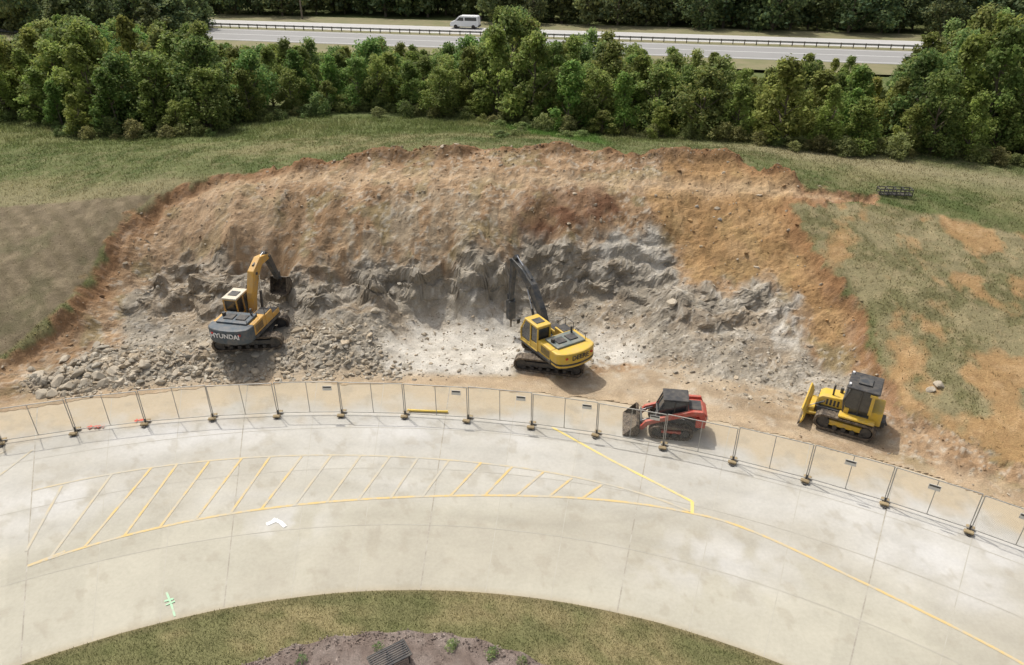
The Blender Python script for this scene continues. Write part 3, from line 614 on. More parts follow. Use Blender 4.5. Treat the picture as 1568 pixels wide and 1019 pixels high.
# ------------------------------------------------------------------ van
M_WHITE=plain('white_van_paint',(.8,.8,.8),.35,dirt=.08,dcol=(.6,.58,.55)); M_GLASS=plain('tinted_glass',(.03,.035,.04),.12,dirt=.2,dcol=(.14,.13,.11),spec=.7); M_RUB=plain('rubber',(.025,.025,.025),.9,dirt=.4,dcol=(.15,.12,.09))
M_BLK=plain('black_plastic',(.035,.035,.037),.6,dirt=.35,dcol=(.16,.14,.11))
def van():
    p=S(713,44,.5); ang=math.degrees(math.atan2(dr[1],dr[0]))
    root=empty('van',(p[0],p[1],.51),ang+180)
    prof=[(-2.6,.35),(-2.62,1.0),(-2.5,2.0),(-2.3,2.15),(.7,2.15),(1.0,2.05),(1.75,1.35),(2.5,1.1),(2.65,.9),(2.65,.35)]
    MB().prism(prof,'y',-.95,.95).obj('body',M_WHITE,root,.08)
    g=MB()
    for s in(-1,1): g.prism([(.1,1.3),(.1,1.9),(.85,1.9),(1.45,1.35)],'y',s*.955-.01,s*.955+.01)
    for s in(-1,1): g.prism([(-2.3,1.35),(-2.3,1.9),(-.1,1.9),(-.1,1.35)],'y',s*.955-.01,s*.955+.01)
    g.prism([(1.02,2.06),(1.76,1.37),(1.80,1.39),(1.07,2.08)],'y',-.8,.8); g.obj('windows',M_GLASS,root)
    w=MB()
    for x in(-1.7,1.6):
        for s in(-1,1): w.tube((x,s*.72,.34),(x,s*.97,.34),.34,n=18)
    w.obj('wheels',M_RUB,root); b=MB(); b.b2((2.6,-.9,.35),(2.72,.9,.6)); b.b2((-2.72,-.9,.35),(-2.6,.9,.6)); b.obj('bumpers',M_BLK,root,.03)
    root.scale=(1.1,1.1,1.1)
van()

# ------------------------------------------------------------------ tracked undercarriage pieces
M_TRK=plain('track_steel',(.065,.052,.042),.75,.2,dirt=.7,dcol=(.30,.24,.17),scale=5)
M_DY=plain('construction_yellow',(.64,.42,.045),.5,dirt=.34,dcol=(.44,.33,.18)); M_HY=plain('excavator_amber',(.60,.33,.06),.55,dirt=.38,dcol=(.42,.32,.20))
M_CHAR=plain('charcoal_paint',(.045,.05,.055),.5,dirt=.35,dcol=(.20,.17,.13)); M_SLATE=plain('slate_blue_paint',(.06,.085,.105),.5,dirt=.3,dcol=(.24,.20,.16))
M_GRN=plain('greenish_grey_hood',(.13,.16,.15),.55,dirt=.35,dcol=(.32,.28,.2)); M_CREAM=plain('cream_roof',(.62,.56,.44),.5,dirt=.2); M_RED=plain('loader_red',(.48,.07,.045),.5,dirt=.38,dcol=(.38,.25,.18))
M_CHR=plain('hydraulic_rod',(.6,.6,.6),.2,.9,dirt=.1); M_RL=plain('red_lens',(.5,.02,.02),.3); M_LBL=plain('white_lettering',(.75,.75,.75),.5,dirt=.1)
def stad(L,Hh,r_in=0,n=10,taper=1):
    R_=Hh/2-r_in; pts=[]
    for i in range(n+1):
        a=-math.pi/2+math.pi*i/n; pts.append((L/2-Hh/2+R_*math.cos(a),Hh/2+R_*math.sin(a)))
    for i in range(n+1):
        a=math.pi/2+math.pi*i/n; pts.append((-(L/2-Hh/2)+R_*math.cos(a),Hh/2+R_*math.sin(a)))
    return pts
def track(parent,tag,L,Hh,W_,y,fmat):
    o=stad(L,Hh); i_=stad(L,Hh,.10); n=len(o); mb=MB(); V=[]
    for yy in(y-W_/2,y+W_/2):
        for p in o: V.append((p[0],yy,p[1]))
        for p in i_: V.append((p[0],yy,p[1]))
    Fs=[]
    for k in range(n):
        k2=(k+1)%n
        Fs+= [(k,k2,2*n+k2,2*n+k),(n+k,3*n+k,3*n+k2,n+k2),(k,n+k,n+k2,k2),(2*n+k,2*n+k2,3*n+k2,3*n+k)]
    mb.add(V,Fs); mb.obj('track_belt_'+tag,M_TRK,parent)
    sh=MB(); o2=o+[o[0]]; seg=[math.dist(o2[k],o2[k+1]) for k in range(n)]; tot=sum(seg); cnt=int(tot/.19)
    for c_i in range(cnt):
        d=tot*c_i/cnt; k=0
        while d>seg[k]: d-=seg[k]; k+=1
        t=d/seg[k]; p=(o2[k][0]*(1-t)+o2[k+1][0]*t,o2[k][1]*(1-t)+o2[k+1][1]*t)
        ang=math.degrees(math.atan2(o2[k+1][1]-o2[k][1],o2[k+1][0]-o2[k][0]))
        sh.box((p[0],y,p[1]),(.15,W_+.04,.05),rot=(0,-ang,0)); 
    sh.obj('track_shoes_'+tag,M_TRK,parent)
    w=MB(); 
    w.tube((L/2-Hh/2,y-W_*.35,Hh/2),(L/2-Hh/2,y+W_*.35,Hh/2),Hh/2-.13,n=18); w.tube((-(L/2-Hh/2),y-W_*.4,Hh/2),(-(L/2-Hh/2),y+W_*.4,Hh/2),Hh/2-.16,n=12)
    m=max(4,int(L/.55))
    for k in range(m): xx=-(L/2-Hh*.7)+(L-Hh*1.4)*k/(m-1); w.tube((xx,y-W_*.4,.22),(xx,y+W_*.4,.22),.12,n=10)
    w.obj('rollers_'+tag,M_BLK,parent)
    f=MB(); f.b2((-(L/2-Hh*.6),y-W_*.28,.28),(L/2-Hh*.6,y+W_*.28,Hh-.28)); f.obj('track_frame_'+tag,fmat,parent,.03)
def limb(mb,pts,th,y0,y1):
    n=len(pts); up=[];dn=[]
    for i,(x,z) in enumerate(pts):
        a=Vector(pts[max(0,i-1)]); b=Vector(pts[min(n-1,i+1)]); d=(b-a).normalized(); nn=Vector((-d.y,d.x))*th[i]/2
        up.append((x+nn.x,z+nn.y)); dn.append((x-nn.x,z-nn.y))
    V=[];
    for yy in(y0,y1):
        V+=[(p[0],yy,p[1]) for p in up]+[(p[0],yy,p[1]) for p in dn]
    Fs=[]; m=2*n
    for i in range(n-1):
        Fs+=[(i,i+1,n+i+1,n+i),(m+i,m+n+i,m+n+i+1,m+i+1),(i,m+i,m+i+1,i+1),(n+i,n+i+1,m+n+i+1,m+n+i)]
    Fs+=[(0,n,m+n,m),(n-1,m+n-1,m+2*n-1,2*n-1)]
    mb.add(V,Fs)
def hyd(parent,tag,p0,p1,ys,r=.075,f=.58):
    a=MB();b=MB(); p0=Vector((p0[0],0,p0[1]));p1=Vector((p1[0],0,p1[1]));m=p0.lerp(p1,f)
    for y in ys:
        o=Vector((0,y,0)); a.tube(p0+o,m+o,r,n=12); b.tube(m+o,p1+o,r*.5,n=10)
    a.obj('cylinder_'+tag,M_CHAR,parent,smooth=False); b.obj('rod_'+tag,M_CHR,parent)
def text(parent,name,body,size,loc,mat,cols=((0,-1,0),(0,0,1),(-1,0,0))):
    cu=bpy.data.curves.new(name,'FONT'); cu.body=body; cu.size=size; cu.extrude=.006; cu.align_x='CENTER'; cu.align_y='CENTER'; cu.offset=.008; cu.materials.append(mat)
    ob=bpy.data.objects.new(name,cu); M=Matrix(cols).transposed().to_4x4(); scene.collection.objects.link(ob); ob.parent=parent
    ob.matrix_local=Matrix.Translation(loc)@M
def excavator(loc,upyaw,tryaw,body,cwm,hoodm,boomm,stickm,roofm,cabm,boom,bth,stick,sth,tool,label,lblmat,stripe=None,sc=.9):
    root=empty('excavator',loc); root.scale=(sc,sc,sc); un=empty('undercarriage',(0,0,0),tryaw,root); up=empty('upper_structure',(0,0,0),upyaw,root)
    for t_,y in(('left',1.22),('right',-1.22)): track(un,t_,4.2,.88,.62,y,M_CHAR)
    c=MB(); c.b2((-.9,-.95,.35),(.9,.95,.78)); c.tube((0,0,.76),(0,0,1.06),.62,n=24); c.box((1.0,0,.5),(.5,1.7,.3),rot=(0,15,0)); c.box((-1.0,0,.5),(.5,1.7,.3),rot=(0,-15,0)); c.obj('carbody',M_CHAR,un,.03)
    d=MB(); d.b2((-1.7,-1.36,1.08),(1.45,-.3,1.28)); d.b2((-1.7,.30,1.08),(1.45,1.36,1.28)); d.b2((-1.7,-.298,1.06),(.7,.298,1.30)); d.obj('deck',M_CHAR,up,.02)
    pts=[(-1.75,-1.38)]+[(-2.15-.65*math.sin(a),-1.38*math.cos(a)) for a in np.linspace(.25,math.pi-.25,12)]+[(-1.75,1.38)]
    MB().prism(pts,'z',1.12,2.08).obj('counterweight',cwm,up,.09)
    if stripe:
        pts2=[(p[0]*1.0+ (0.05 if i in(0,len(pts)-1) else -.012),p[1]*1.006) for i,p in enumerate(pts)]
        MB().prism(pts2,'z',1.30,1.42).obj('counterweight_stripe',stripe,up)
    h=MB(); h.b2((-1.74,-1.34,1.285),(-.35,1.34,2.05)); h.obj('engine_housing',body,up,.06)
    h=MB(); h.b2((-1.95,-1.0,2.06),(-.6,1.0,2.20)); h.obj('engine_hood',hoodm,up,.05)
    g=MB(); g.b2((-1.6,-.7,2.205),(-1.0,-.1,2.26)); g.b2((-1.6,.1,2.205),(-1.0,.7,2.26))
    for k in range(6): g.b2((-1.6,-1.352,1.45+k*.08),(-.7,-1.342,1.49+k*.08)); g.b2((-1.6,1.342,1.45+k*.08),(-.7,1.352,1.49+k*.08))
    g.tube((-.85,-.75,2.1),(-.85,-.75,2.62),.07); g.tube((-1.2,.85,2.15),(-1.2,.85,2.42),.12)
    g.obj('vents_and_exhaust',M_BLK,up)
    t_=MB(); t_.b2((-.34,-1.34,1.285),(.55,-.50,1.98)); t_.b2((.56,-1.34,1.285),(1.4,-.55,1.62)); t_.obj('fuel_tank_and_toolbox',body,up,.05)
    t_=MB(); t_.b2((-.30,-1.25,1.985),(.50,-.6,2.02)); t_.b2((.6,-1.28,1.625),(1.35,-.62,1.645)); t_.obj('walkway_treads',M_BLK,up)
    prof=[(-.30,1.25),(-.34,2.8),(1.0,2.84),(1.5,2.0),(1.48,1.25)]
    MB().prism([(-.24,1.3),(-.28,2.76),(.97,2.79),(1.44,1.98),(1.42,1.3)],'y',.47,1.30).obj('cab_glass',M_GLASS,up,.02)
    f=MB(); r=.055
    for y in(.46,1.32):
        q=[(p[0],y,p[1]) for p in prof]
        for a,b in zip(q,q[1:]+q[:1]): f.tube(a,b,r,n=6)
        f.tube((.45,y,1.25),(.42,y,2.82),r,n=6)
        f.b2((-.3,y-.02,1.25),(.45,y+.02,1.72)); f.b2((.45,y-.02,1.25),(1.47,y+.02,1.45))
    for p in prof: f.tube((p[0],.46,p[1]),(p[0],1.32,p[1]),r,n=6)
    f.b2((-.33,.46,1.25),(-.28,1.32,1.95)); f.obj('cab_frame',cabm,up,.01)
    MB().b2((-.40,.40,2.80),(1.08,1.38,2.93)).obj('cab_roof',roofm,up,.05)
    m=MB(); m.b2((.0,.6,2.935),(.6,1.18,2.965)); m.obj('roof_hatch',M_BLK,up,.01)
    hr=MB()
    for y in(-1.3,):
        for x in(-.3,.5): hr.tube((x,y,1.95),(x,y,2.45),.02,n=6)
        hr.tube((-.3,y,2.45),(.5,y,2.45),.02,n=6); hr.tube((.5,y,2.45),(1.4,y,1.65),.02,n=6)
    for x in(-1.9,-.7):
        hr.tube((x,-1.0,2.2),(x,-1.0,2.5),.018,n=6)
    hr.tube((-1.9,-1.0,2.5),(-.7,-1.0,2.5),.018,n=6)
    hr.tube((1.55,1.45,2.5),(1.2,1.35,2.5),.015,n=6); hr.b2((1.5,1.4,2.35),(1.56,1.6,2.65)); hr.obj('handrails_and_mirror',M_BLK,up)
    l=MB(); l.b2((-2.72,-.95,1.75),(-2.66,-.8,1.85)); l.b2((-2.72,.8,1.75),(-2.66,.95,1.85)); l.obj('tail_lights',M_RL,up)
    b=MB(); limb(b,boom,bth,-.21,.21); b.obj('boom',boomm,up,.03)
    s=MB(); limb(s,stick,sth,-.15,.15); s.obj('stick',stickm,up,.02)
    mid=boom[len(boom)//2]; tip=boom[-1]; sp=stick[0]
    hyd(up,'boom',(1.15,1.35),(mid[0]+.1,mid[1]-.15),(-.3,.3),.085)
    hyd(up,'stick',(mid[0]+.1,mid[1]+.45),sp,(0,),.08)
    se=stick[-1]; dx=Vector((se[0]-sp[0],se[1]-sp[1])).normalized(); out=Vector((-dx.y,dx.x))*.32
    if out.x<0: out=-out
    a0=Vector(sp)+dx*.6+out; a1=Vector(se)-dx*.35+out*.9
    hyd(up,'tool',a0,a1,(0,),.07)
    pn=MB()
    for p in(boom[0],tip,se,mid): pn.tube((p[0],-.27,p[1]),(p[0],.27,p[1]),.09,n=12)
    pn.obj('pins',M_CHAR,up)
    lk=MB(); lk.tube((a1.x,-.12,a1.y),(se[0]+.15,-.12,se[1]-.25),.04); lk.tube((a1.x,.12,a1.y),(se[0]+.15,.12,se[1]-.25),.04); lk.obj('tool_link',M_CHAR,up)
    if tool=='breaker':
        q=MB(); q.b2((se[0]-.22,-.25,se[1]-1.35),(se[0]+.22,.25,se[1]-.02)); q.obj('breaker_housing',M_CHAR,up,.04)
        q=MB(); q.tube((se[0],0,se[1]-1.3),(se[0],0,se[1]-2.0),.075,.05,12); q.obj('breaker_chisel',M_TRK,up)
    else:
        x0,z0=se; q=MB(); pr=[(x0+.05,z0+.05),(x0+.45,z0-.1),(x0+.72,z0-.5),(x0+.62,z0-.95),(x0+.2,z0-1.2),(x0-.3,z0-1.15)]
        inn=[(x0+.05,z0-.02),(x0+.4,z0-.16),(x0+.64,z0-.5),(x0+.55,z0-.9),(x0+.18,z0-1.12),(x0-.28,z0-1.1)]
        q.prism(pr+inn[::-1],'y',-.6,.6)
        for y in(-.6,.56): q.prism(pr,'y',y,y+.04)
        for k in range(5): q.box((x0-.36,-.5+k*.25,z0-1.12),(.2,.08,.05),rot=(0,-8,0))
        q.obj('bucket',M_TRK,up)
    text(up,'lettering',label[0],label[1],(-2.822,label[2],label[3]),lblmat)
    return root
z1=gz(*EXC1); z2=gz(*EXC2)
excavator((EXC1[0],EXC1[1],z1-.02),79,6,M_HY,M_SLATE,M_SLATE,M_HY,M_CHAR,M_CREAM,M_HY,
  [(.55,1.65),(.85,2.8),(1.4,3.9),(2.2,4.4),(3.2,4.3)],[.35,.6,.74,.58,.34],[(2.9,4.65),(3.3,4.15),(4.15,2.3)],[.25,.5,.28],'bucket',('HYUNDAI',.42,0,1.72),M_LBL,None,.86)
excavator((EXC2[0],EXC2[1],z2-.02),122,168,M_DY,M_DY,M_GRN,M_CHAR,M_CHAR,M_DY,M_DY,
  [(.55,1.65),(1.35,3.0),(2.3,4.1),(3.3,4.75),(4.45,5.15)],[.35,.58,.68,.5,.3],[(4.05,5.5),(4.45,5.0),(4.8,2.1)],[.22,.42,.24],'breaker',('DEERE',.42,0,1.78),M_BLK,M_BLK,.87)

# ------------------------------------------------------------------ bulldozer
def dozer(loc,yaw):
    root=empty('bulldozer',loc,yaw); root.scale=(.9,.9,.9)
    for t_,y in(('left',.92),('right',-.92)): track(root,t_,2.9,.86,.52,y,M_DY)
    MB().b2((-1.15,-.62,.42),(1.5,.62,.95)).obj('chassis',M_CHAR,root,.03)
    MB().prism([(.1,.95),(.1,1.62),(1.35,1.5),(1.55,1.35),(1.55,.95)],'y',-.45,.45).obj('engine_hood',M_DY,root,.05)
    g=MB()
    for k in range(6): g.b2((1.552,-.38,1.0+k*.06),(1.57,.38,1.03+k*.06)); 
    for s in(-1,1):
        for k in range(4): g.b2((.5+k*.18,s*.452-.005,1.05),(.6+k*.18,s*.452+.005,1.4))
    g.tube((.9,.18,1.5),(.9,.18,2.15),.05); g.tube((.55,-.2,1.55),(.55,-.2,1.85),.08); g.obj('grille_and_exhaust',M_BLK,root)
    f=MB(); f.b2((-1.3,-1.15,.93),(.4,-.62,1.05)); f.b2((-1.3,.62,.93),(.4,1.15,1.05)); f.b2((-1.55,-.75,.75),(-.95,.75,1.5)); f.b2((.0,-.75,.95),(.25,.75,1.35)); f.obj('fenders_and_rear_tank',M_DY,root,.04)
    prof=[(-1.0,1.05),(-1.0,2.52),(.1,2.52),(.35,1.75),(.25,1.05)]
    MB().prism([(-.95,1.1),(-.95,2.48),(.07,2.48),(.30,1.75),(.2,1.1)],'y',-.68,.68).obj('cab_glass',M_GLASS,root)
    fr=MB()
    for y in(-.7,.7):
        q=[(p[0],y,p[1]) for p in prof]
        for a,b in zip(q,q[1:]+q[:1]): fr.tube(a,b,.05,n=6)
        fr.tube((-.4,y,1.05),(-.4,y,2.5),.05,n=6)
    for p in prof: fr.tube((p[0],-.7,p[1]),(p[0],.7,p[1]),.05,n=6)
    fr.obj('cab_frame',M_CHAR,root)
    sb=MB(); 
    for y in(-.86,.86): sb.box((-.95,y,1.9),(.16,.10,1.1)); sb.box((-.95,y*.97,2.45),(.35,.12,.14))
    sb.obj('rops_posts',M_DY,root,.02)
    MB().b2((-1.2,-.86,2.54),(.35,.86,2.66)).obj('cab_roof',M_BLK,root,.05)
    rt=MB(); rt.b2((-.75,-.35,2.665),(-.1,.35,2.75)); rt.obj('roof_unit',M_CHAR,root,.03)
    pr=[(2.12,.08),(2.02,.3),(1.98,.55),(2.03,.8),(2.15,1.0)]; pr2=[(p[0]-.07,p[1]) for p in pr]
    bl_=MB(); bl_.prism(pr+pr2[::-1],'y',-1.38,1.38); bl_.b2((1.90,-1.38,.5),(1.975,1.38,.62)); bl_.obj('blade',M_DY,root)
    e=MB(); e.prism([(2.13,.02),(2.19,.02),(2.13,.2),(2.07,.2)],'y',-1.40,1.40); e.obj('cutting_edge',M_TRK,root)
    ar=MB()
    for y in(-.5,.5): ar.tube((.9,y,.5),(1.93,y*1.3,.4),.10,n=8)
    ar.b2((1.6,-.6,.35),(1.88,.6,.75)); ar.obj('push_frame',M_DY,root,.03)
    hyd(root,'lift',(1.2,1.25),(1.9,.75),(-.52,.52),.05); 
    st=MB(); st.b2((-1.75,-.4,.55),(-1.555,.4,.85)); st.tube((-1.85,0,.5),(-1.7,0,.8),.06); st.obj('drawbar',M_CHAR,root,.02)
    hl=MB()
    for y in(-.6,.6): hl.box((.25,y,2.7),(.1,.16,.12))
    hl.obj('work_lights',M_LBL,root)
dozer((DOZ[0],DOZ[1],gz(*DOZ)-.02),150)

# ------------------------------------------------------------------ compact track loader
def loader(loc,yaw):
    root=empty('compact_track_loader',loc,yaw); root.scale=(.92,.92,.9)
    for t_,y in(('left',.74),('right',-.74)): track(root,t_,2.1,.72,.38,y,M_RED)
    MB().prism([(-1.25,.3),(-1.55,.55),(-1.55,1.25),(-1.3,1.5),(-.6,1.5),(.6,.75),(.9,.35)],'y',-.52,.52).obj('chassis',M_CHAR,root,.03)
    MB().prism([(-1.66,.55),(-1.70,1.35),(-1.45,1.56),(-.70,1.56),(-.70,1.3),(-1.4,1.0),(-1.4,.55)],'y',-.56,.56).obj('rear_engine_door',M_RED,root,.05)
    g=MB()
    for k in range(6): g.box((-1.69,0,.72+k*.08),(.03,.7,.035))
    g.b2((-1.4,-.4,1.565),(-.8,.4,1.59)); g.obj('grilles',M_BLK,root)
    prof=[(-.68,1.0),(-.68,2.0),(.42,2.02),(.72,1.2),(.72,.7)]
    MB().prism([(-.63,1.0),(-.63,1.96),(.38,1.97),(.67,1.2),(.67,.7)],'y',-.44,.44).obj('cab_glass',M_GLASS,root)
    f=MB()
    for y in(-.46,.46):
        q=[(p[0],y,p[1]) for p in prof]
        for a,b in zip(q,q[1:]): f.tube(a,b,.045,n=6)
        f.tube((-.1,y,1),(-.1,y,2),.03,n=6); f.b2((-.68,y-.015,1.0),(.0,y+.015,1.35))
    for p in prof: f.tube((p[0],-.46,p[1]),(p[0],.46,p[1]),.045,n=6)
    f.obj('cab_frame',M_CHAR,root); MB().b2((-.75,-.52,2.02),(.5,.52,2.12)).obj('cab_roof',M_BLK,root,.04)
    a=MB()
    for y in(-.68,.68): limb(a,[(-1.5,1.15),(-1.35,1.55),(-.9,1.55),(.6,1.0),(1.2,.75),(1.5,.35)],[.28,.32,.26,.24,.26,.2],y-.09,y+.09)
    a.box((-1.45,0,1.42),(.15,1.3,.12)); a.obj('lift_arms',M_RED,root,.03)
    u=MB()
    for y in(-.68,.68): u.b2((-1.62,y-.12,.75),(-1.15,y+.12,1.3))
    u.obj('rear_towers',M_RED,root,.03)
    hyd(root,'lift',(-1.25,.8),(-.2,1.25),(-.62,.62),.05); hyd(root,'tilt',(.9,.95),(1.45,.7),(-.45,.45),.045)
    c=MB(); c.b2((1.42,-.6,.2),(1.52,.6,.75)); c.obj('quick_coupler',M_CHAR,root,.02)
    pr=[(2.35,.04),(1.65,.06),(1.54,.25),(1.56,.65),(1.7,.78)]; p2=[(2.33,.08),(1.68,.10),(1.585,.26),(1.60,.63),(1.72,.745)]
    b=MB(); b.prism(pr+p2[::-1],'y',-.98,.98)
    for y in(-.98,.95): b.prism([(2.35,.04),(1.65,.06),(1.54,.25),(1.56,.65),(1.7,.78)],'y',y,y+.03)
    b.obj('bucket',M_TRK,root)
    l=MB(); l.box((-1.71,-.42,1.15),(.03,.12,.08)); l.box((-1.71,.42,1.15),(.03,.12,.08)); l.obj('tail_lights',M_LBL,root)
loader((7.35,27.4,.02),172)

# ------------------------------------------------------------------ fence
M_PIPE=plain('fence_pipe',(.40,.385,.35),.5,.3,dirt=.25,dcol=(.28,.24,.18)); M_BAG=plain('sandbag',(.36,.28,.16),.9,dirt=.5,dcol=(.22,.16,.09)); M_SIGN=plain('sign_face',(.68,.66,.60),.5,dirt=.15)
def mesh_mat():
    m,nt,b=new_mat('chain_link_wire'); N=nt.nodes; L=nt.links
    uv=N.new('ShaderNodeUVMap'); sp=N.new('ShaderNodeSeparateXYZ'); L.new(uv.outputs[0],sp.inputs[0])
    outs=[]
    for op in('ADD','SUBTRACT'):
        a=N.new('ShaderNodeMath'); a.operation=op; L.new(sp.outputs[0],a.inputs[0]); L.new(sp.outputs[1],a.inputs[1])
        s=N.new('ShaderNodeMath'); s.operation='MULTIPLY'; s.inputs[1].default_value=14; L.new(a.outputs[0],s.inputs[0])
        f=N.new('ShaderNodeMath'); f.operation='FRACT'; L.new(s.outputs[0],f.inputs[0])
        l=N.new('ShaderNodeMath'); l.operation='LESS_THAN'; l.inputs[1].default_value=.06; L.new(f.outputs[0],l.inputs[0]); outs.append(l)
    mx=N.new('ShaderNodeMath'); mx.operation='MAXIMUM'; L.new(outs[0].outputs[0],mx.inputs[0]); L.new(outs[1].outputs[0],mx.inputs[1])
    t=N.new('ShaderNodeBsdfTransparent'); ms=N.new('ShaderNodeMixShader'); L.new(mx.outputs[0],ms.inputs[0]); L.new(t.outputs[0],ms.inputs[1]); L.new(b.outputs[0],ms.inputs[2])
    L.new(ms.outputs[0],N['Material Output'].inputs['Surface']); b.inputs['Base Color'].default_value=(.45,.43,.38,1); b.inputs['Roughness'].default_value=.5; return m
M_MESH=mesh_mat()
fence=empty('chain_link_fence'); feet=MB(); bags=MB(); dth=math.degrees(3.05/RF); th0=85.96
def fpt(k,z=0,rr=RF): a=math.radians(th0-k*dth); return Vector((C1[0]+rr*math.cos(a),C1[1]+rr*math.sin(a),z))
for k in range(-11,14):
    a=fpt(k+.012); b=fpt(k+.988); zt=1.86+random.uniform(-.03,.03); zb=.16; pb=MB(); r=.022
    lean=random.uniform(-.05,.05); on=((a+b)/2-Vector((C1[0],C1[1],0))).normalized()
    up=lambda p,z: Vector((p.x,p.y,z))+on*lean*z
    for p in(a,b): pb.tube(up(p,.0),up(p,zt),r,n=8)
    m=(a+b)/2; pb.tube(up(m,zb),up(m,zt),r*.8,n=8)
    pb.tube(up(a,zt),up(b,zt),r,n=8); pb.tube(up(a,zb),up(b,zb),r,n=8)
    pb.obj('panel_frame_%d'%(k+11),M_PIPE,fence)
    me=bpy.data.meshes.new('chain_link'); me.from_pydata([up(a,zb),up(b,zb),up(b,zt),up(a,zt)],[],[(0,1,2,3)]); uvl=me.uv_layers.new(name='UVMap'); w_=(b-a).length
    for i,c in enumerate([(0,0),(w_,0),(w_,zt-zb),(0,zt-zb)]): uvl.data[i].uv=c
    me.materials.append(M_MESH); o=bpy.data.objects.new('chain_link_%d'%(k+11),me); o.parent=fence; scene.collection.objects.link(o)
    p=fpt(k); out=(p-Vector((C1[0],C1[1],0))).normalized(); ang=math.degrees(math.atan2(out.y,out.x))+random.uniform(-8,8); M=Matrix.Translation(p)@Matrix.Rotation(math.radians(ang),4,'Z')
    feet.b2((-.34,-.07,.01),(.34,.07,.07),M); feet.tube((0,0,.05),(0,0,.3),.03,n=8,M=M)
    bags.box((-.2+random.uniform(-.05,.05),.02,.11),(.20,.36,.09),M); bags.box((.16,-.02,.10),(.2,.32,.08),M)
    if k in(-2,0,1,2,3,6,7,8):
        sp=a.lerp(b,.82 if k<4 else .45); d=(b-a).normalized(); nn=Vector((d.y,-d.x,0)); 
        if nn.y>0: nn=-nn
        ang2=math.atan2(d.y,d.x); M2=Matrix.Translation(Vector((sp.x,sp.y,1.62))+nn*.13)@Matrix.Rotation(ang2,4,'Z')
        MB().b2((-.15,-.008,-.13),(.28,.008,.12),M2).obj('sign_plate_%d'%(k+11),M_SIGN,fence); MB().b2((-.12,-.014,.02),(.25,-.0085,.09),M2).obj('sign_print_%d'%(k+11),M_BLK,fence)
feet.obj('post_feet',M_BLK,fence,.01); bags.obj('sandbags',M_BAG,fence,.04)
def lying(name,u0,v0,u1,v1,r,mat):
    a=Vector(S(u0,v0,0));b=Vector(S(u1,v1,0)); root=empty(name,(0,0,0)); a.z=b.z=r+.02
    mb=MB(); mb.tube(a,b,r,n=14); d=(b-a).normalized(); mb.tube(a-d*.06,a,r*1.25,n=14); mb.tube(b,b+d*.06,r*1.25,n=14); mb.obj('pipe',mat,root)
lying('yellow_barrier_pipe',626,631,684,633,.055,plain('barrier_yellow',(.72,.50,.05),.4,dirt=.15))
M_ORN=plain('safety_red',(.72,.13,.09),.6,dirt=.2,dcol=(.5,.3,.2))
def netting(u,v,L_):
    p=S(u,v,0); root=empty('safety_netting',(p[0],p[1],.01),random.uniform(-5,15)); mb=MB(); nx_=14
    V=[(L_*(i/nx_-.5),(.13+.08*math.sin(i*.9))*(j/3-.5)+.05*math.sin(i*1.7+j),.03+.05*abs(math.sin(i*2.1+j*1.3))) for i in range(nx_+1) for j in range(4)]
    mb.add(V,[(i*4+j,i*4+j+1,i*4+j+5,i*4+j+4) for i in range(nx_) for j in range(3)]); mb.obj('folded_net',M_ORN,root)
netting(147,656,.75); netting(215,646,.5)

# ------------------------------------------------------------------ steel rack on the meadow
g_=G(1368,301); root=empty('steel_cattle_rack',(g_[0],g_[1],gz(g_[0],g_[1])),-6)
mb=MB()
for x in(-1.0,-.5,0,.5,1.0):
    for y in(-.3,.3): mb.tube((x,y,0),(x,y,.42),.03,n=6)
    mb.tube((x,-.3,.42),(x,.3,.42),.03,n=6); mb.tube((x,-.3,.08),(x,.3,.08),.03,n=6)
for y in(-.3,.3):
    for z in(.08,.25,.42): mb.tube((-1,y,z),(1,y,z),.03,n=6)
mb.obj('frame',M_BLK,root); mb=MB()
for k in range(12): mb.b2((-.97+k*.165,-.28,.09),(-.90+k*.165,.28,.12))
mb.obj('slats',M_BLK,root)

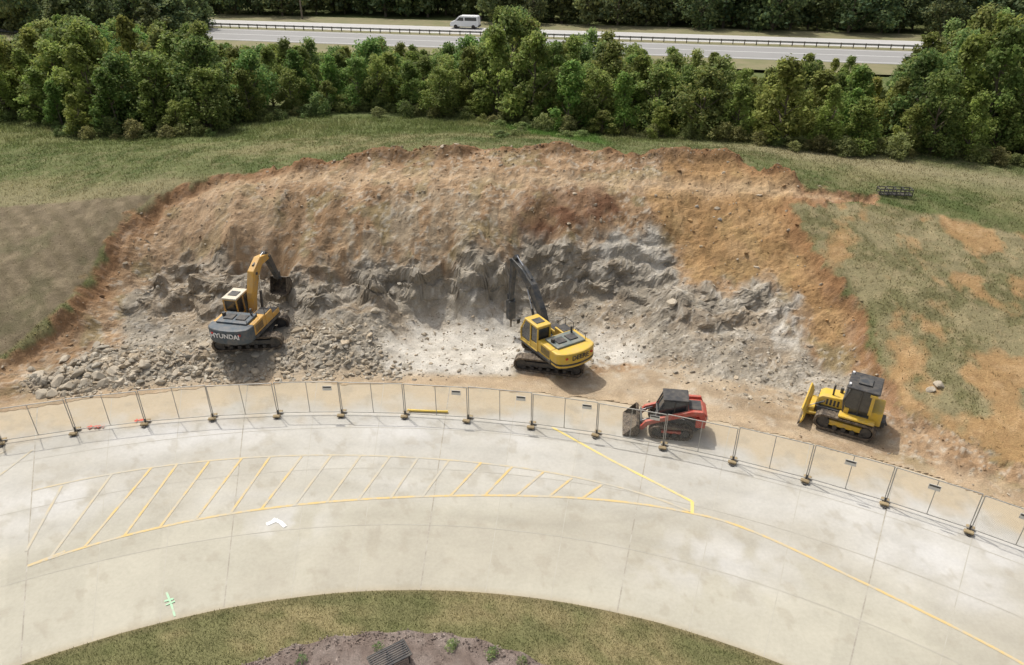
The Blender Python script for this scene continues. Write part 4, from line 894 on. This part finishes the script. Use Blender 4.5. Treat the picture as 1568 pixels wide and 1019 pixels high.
# ------------------------------------------------------------------ bench + pad + plants on island
p=S(597,1010,.6); bz=float(lawn_z(np.array([p[0]]),np.array([p[1]]))[0])+.1
root=empty('park_bench',(p[0],p[1],bz),32); mb=MB()
for k in range(8): mb.box((0,-.28+k*.08,.42),(1.2,.05,.03))
mb.obj('slats',M_BLK,root,.008); mb=MB()
for x in(-.55,0,.55):
    mb.tube((x,-.25,0),(x,-.25,.40),.025); mb.tube((x,.25,0),(x,.25,.40),.025); mb.tube((x,-.3,.395),(x,.3,.395),.02)
for y in(-.32,.32): mb.tube((-.62,y,.42),(.62,y,.42),.022)
for x in(-.62,.62): mb.tube((x,-.32,.42),(x,.32,.42),.022)
mb.obj('frame',M_BLK,root)
p=S(668,1034,.5); MB().b2((p[0]-.7,p[1]-1.3,bz-.25),(p[0]+1.6,p[1]+.1,bz+.02)).obj('concrete_pad',plain('pad_concrete',(.5,.47,.41),.8),None,.02)
sp_=tree_mesh('garden_shrub_mesh',.5,.26,21,260,.0,(.12,.18,.06),.06,False)
for u,v in [(580,988),(693,984),(690,991),(750,1002),(757,996),(462,1008),(800,1012)]:
    p=S(u,v,.45); place('garden_shrub',sp_,p[0],p[1],float(lawn_z(np.array([p[0]]),np.array([p[1]]))[0])+.08,.75,.55)

# ------------------------------------------------------------------ light, sky, camera
el=math.radians(59); sh=Vector((.62,-.785,0)).normalized()
trav=Vector((sh.x*math.cos(el),sh.y*math.cos(el),-math.sin(el)))
sun=bpy.data.lights.new('sun','SUN'); sun.energy=3.15; sun.angle=math.radians(.8); sun.color=(1,.955,.88)
so=bpy.data.objects.new('sun',sun); so.rotation_euler=trav.to_track_quat('-Z','Y').to_euler(); so.location=(0,0,60); scene.collection.objects.link(so)
w=bpy.data.worlds.new('World'); scene.world=w; w.use_nodes=True; nt=w.node_tree; sk=nt.nodes.new('ShaderNodeTexSky'); sk.sky_type='NISHITA'; sk.sun_disc=False
sk.sun_elevation=el; sk.sun_rotation=math.atan2(-trav.x,-trav.y); sk.dust_density=5; sk.air_density=1
hs=nt.nodes.new('ShaderNodeHueSaturation'); hs.inputs['Saturation'].default_value=.45   # hazy, milky sky
nt.links.new(sk.outputs[0],hs.inputs['Color']); nt.links.new(hs.outputs[0],nt.nodes['Background'].inputs[0]); nt.nodes['Background'].inputs[1].default_value=.15
cam=bpy.data.cameras.new('camera'); cam.sensor_width=36; cam.lens=36*F/1568; cam.clip_end=3000; cam.clip_start=.5
co=bpy.data.objects.new('camera',cam); co.location=(0,0,H); co.rotation_euler=(math.radians(60),0,0); scene.collection.objects.link(co); scene.camera=co
scene.view_settings.view_transform='Standard'; scene.view_settings.look='None'; scene.view_settings.exposure=0
print('OBJECTS',len(bpy.data.objects))
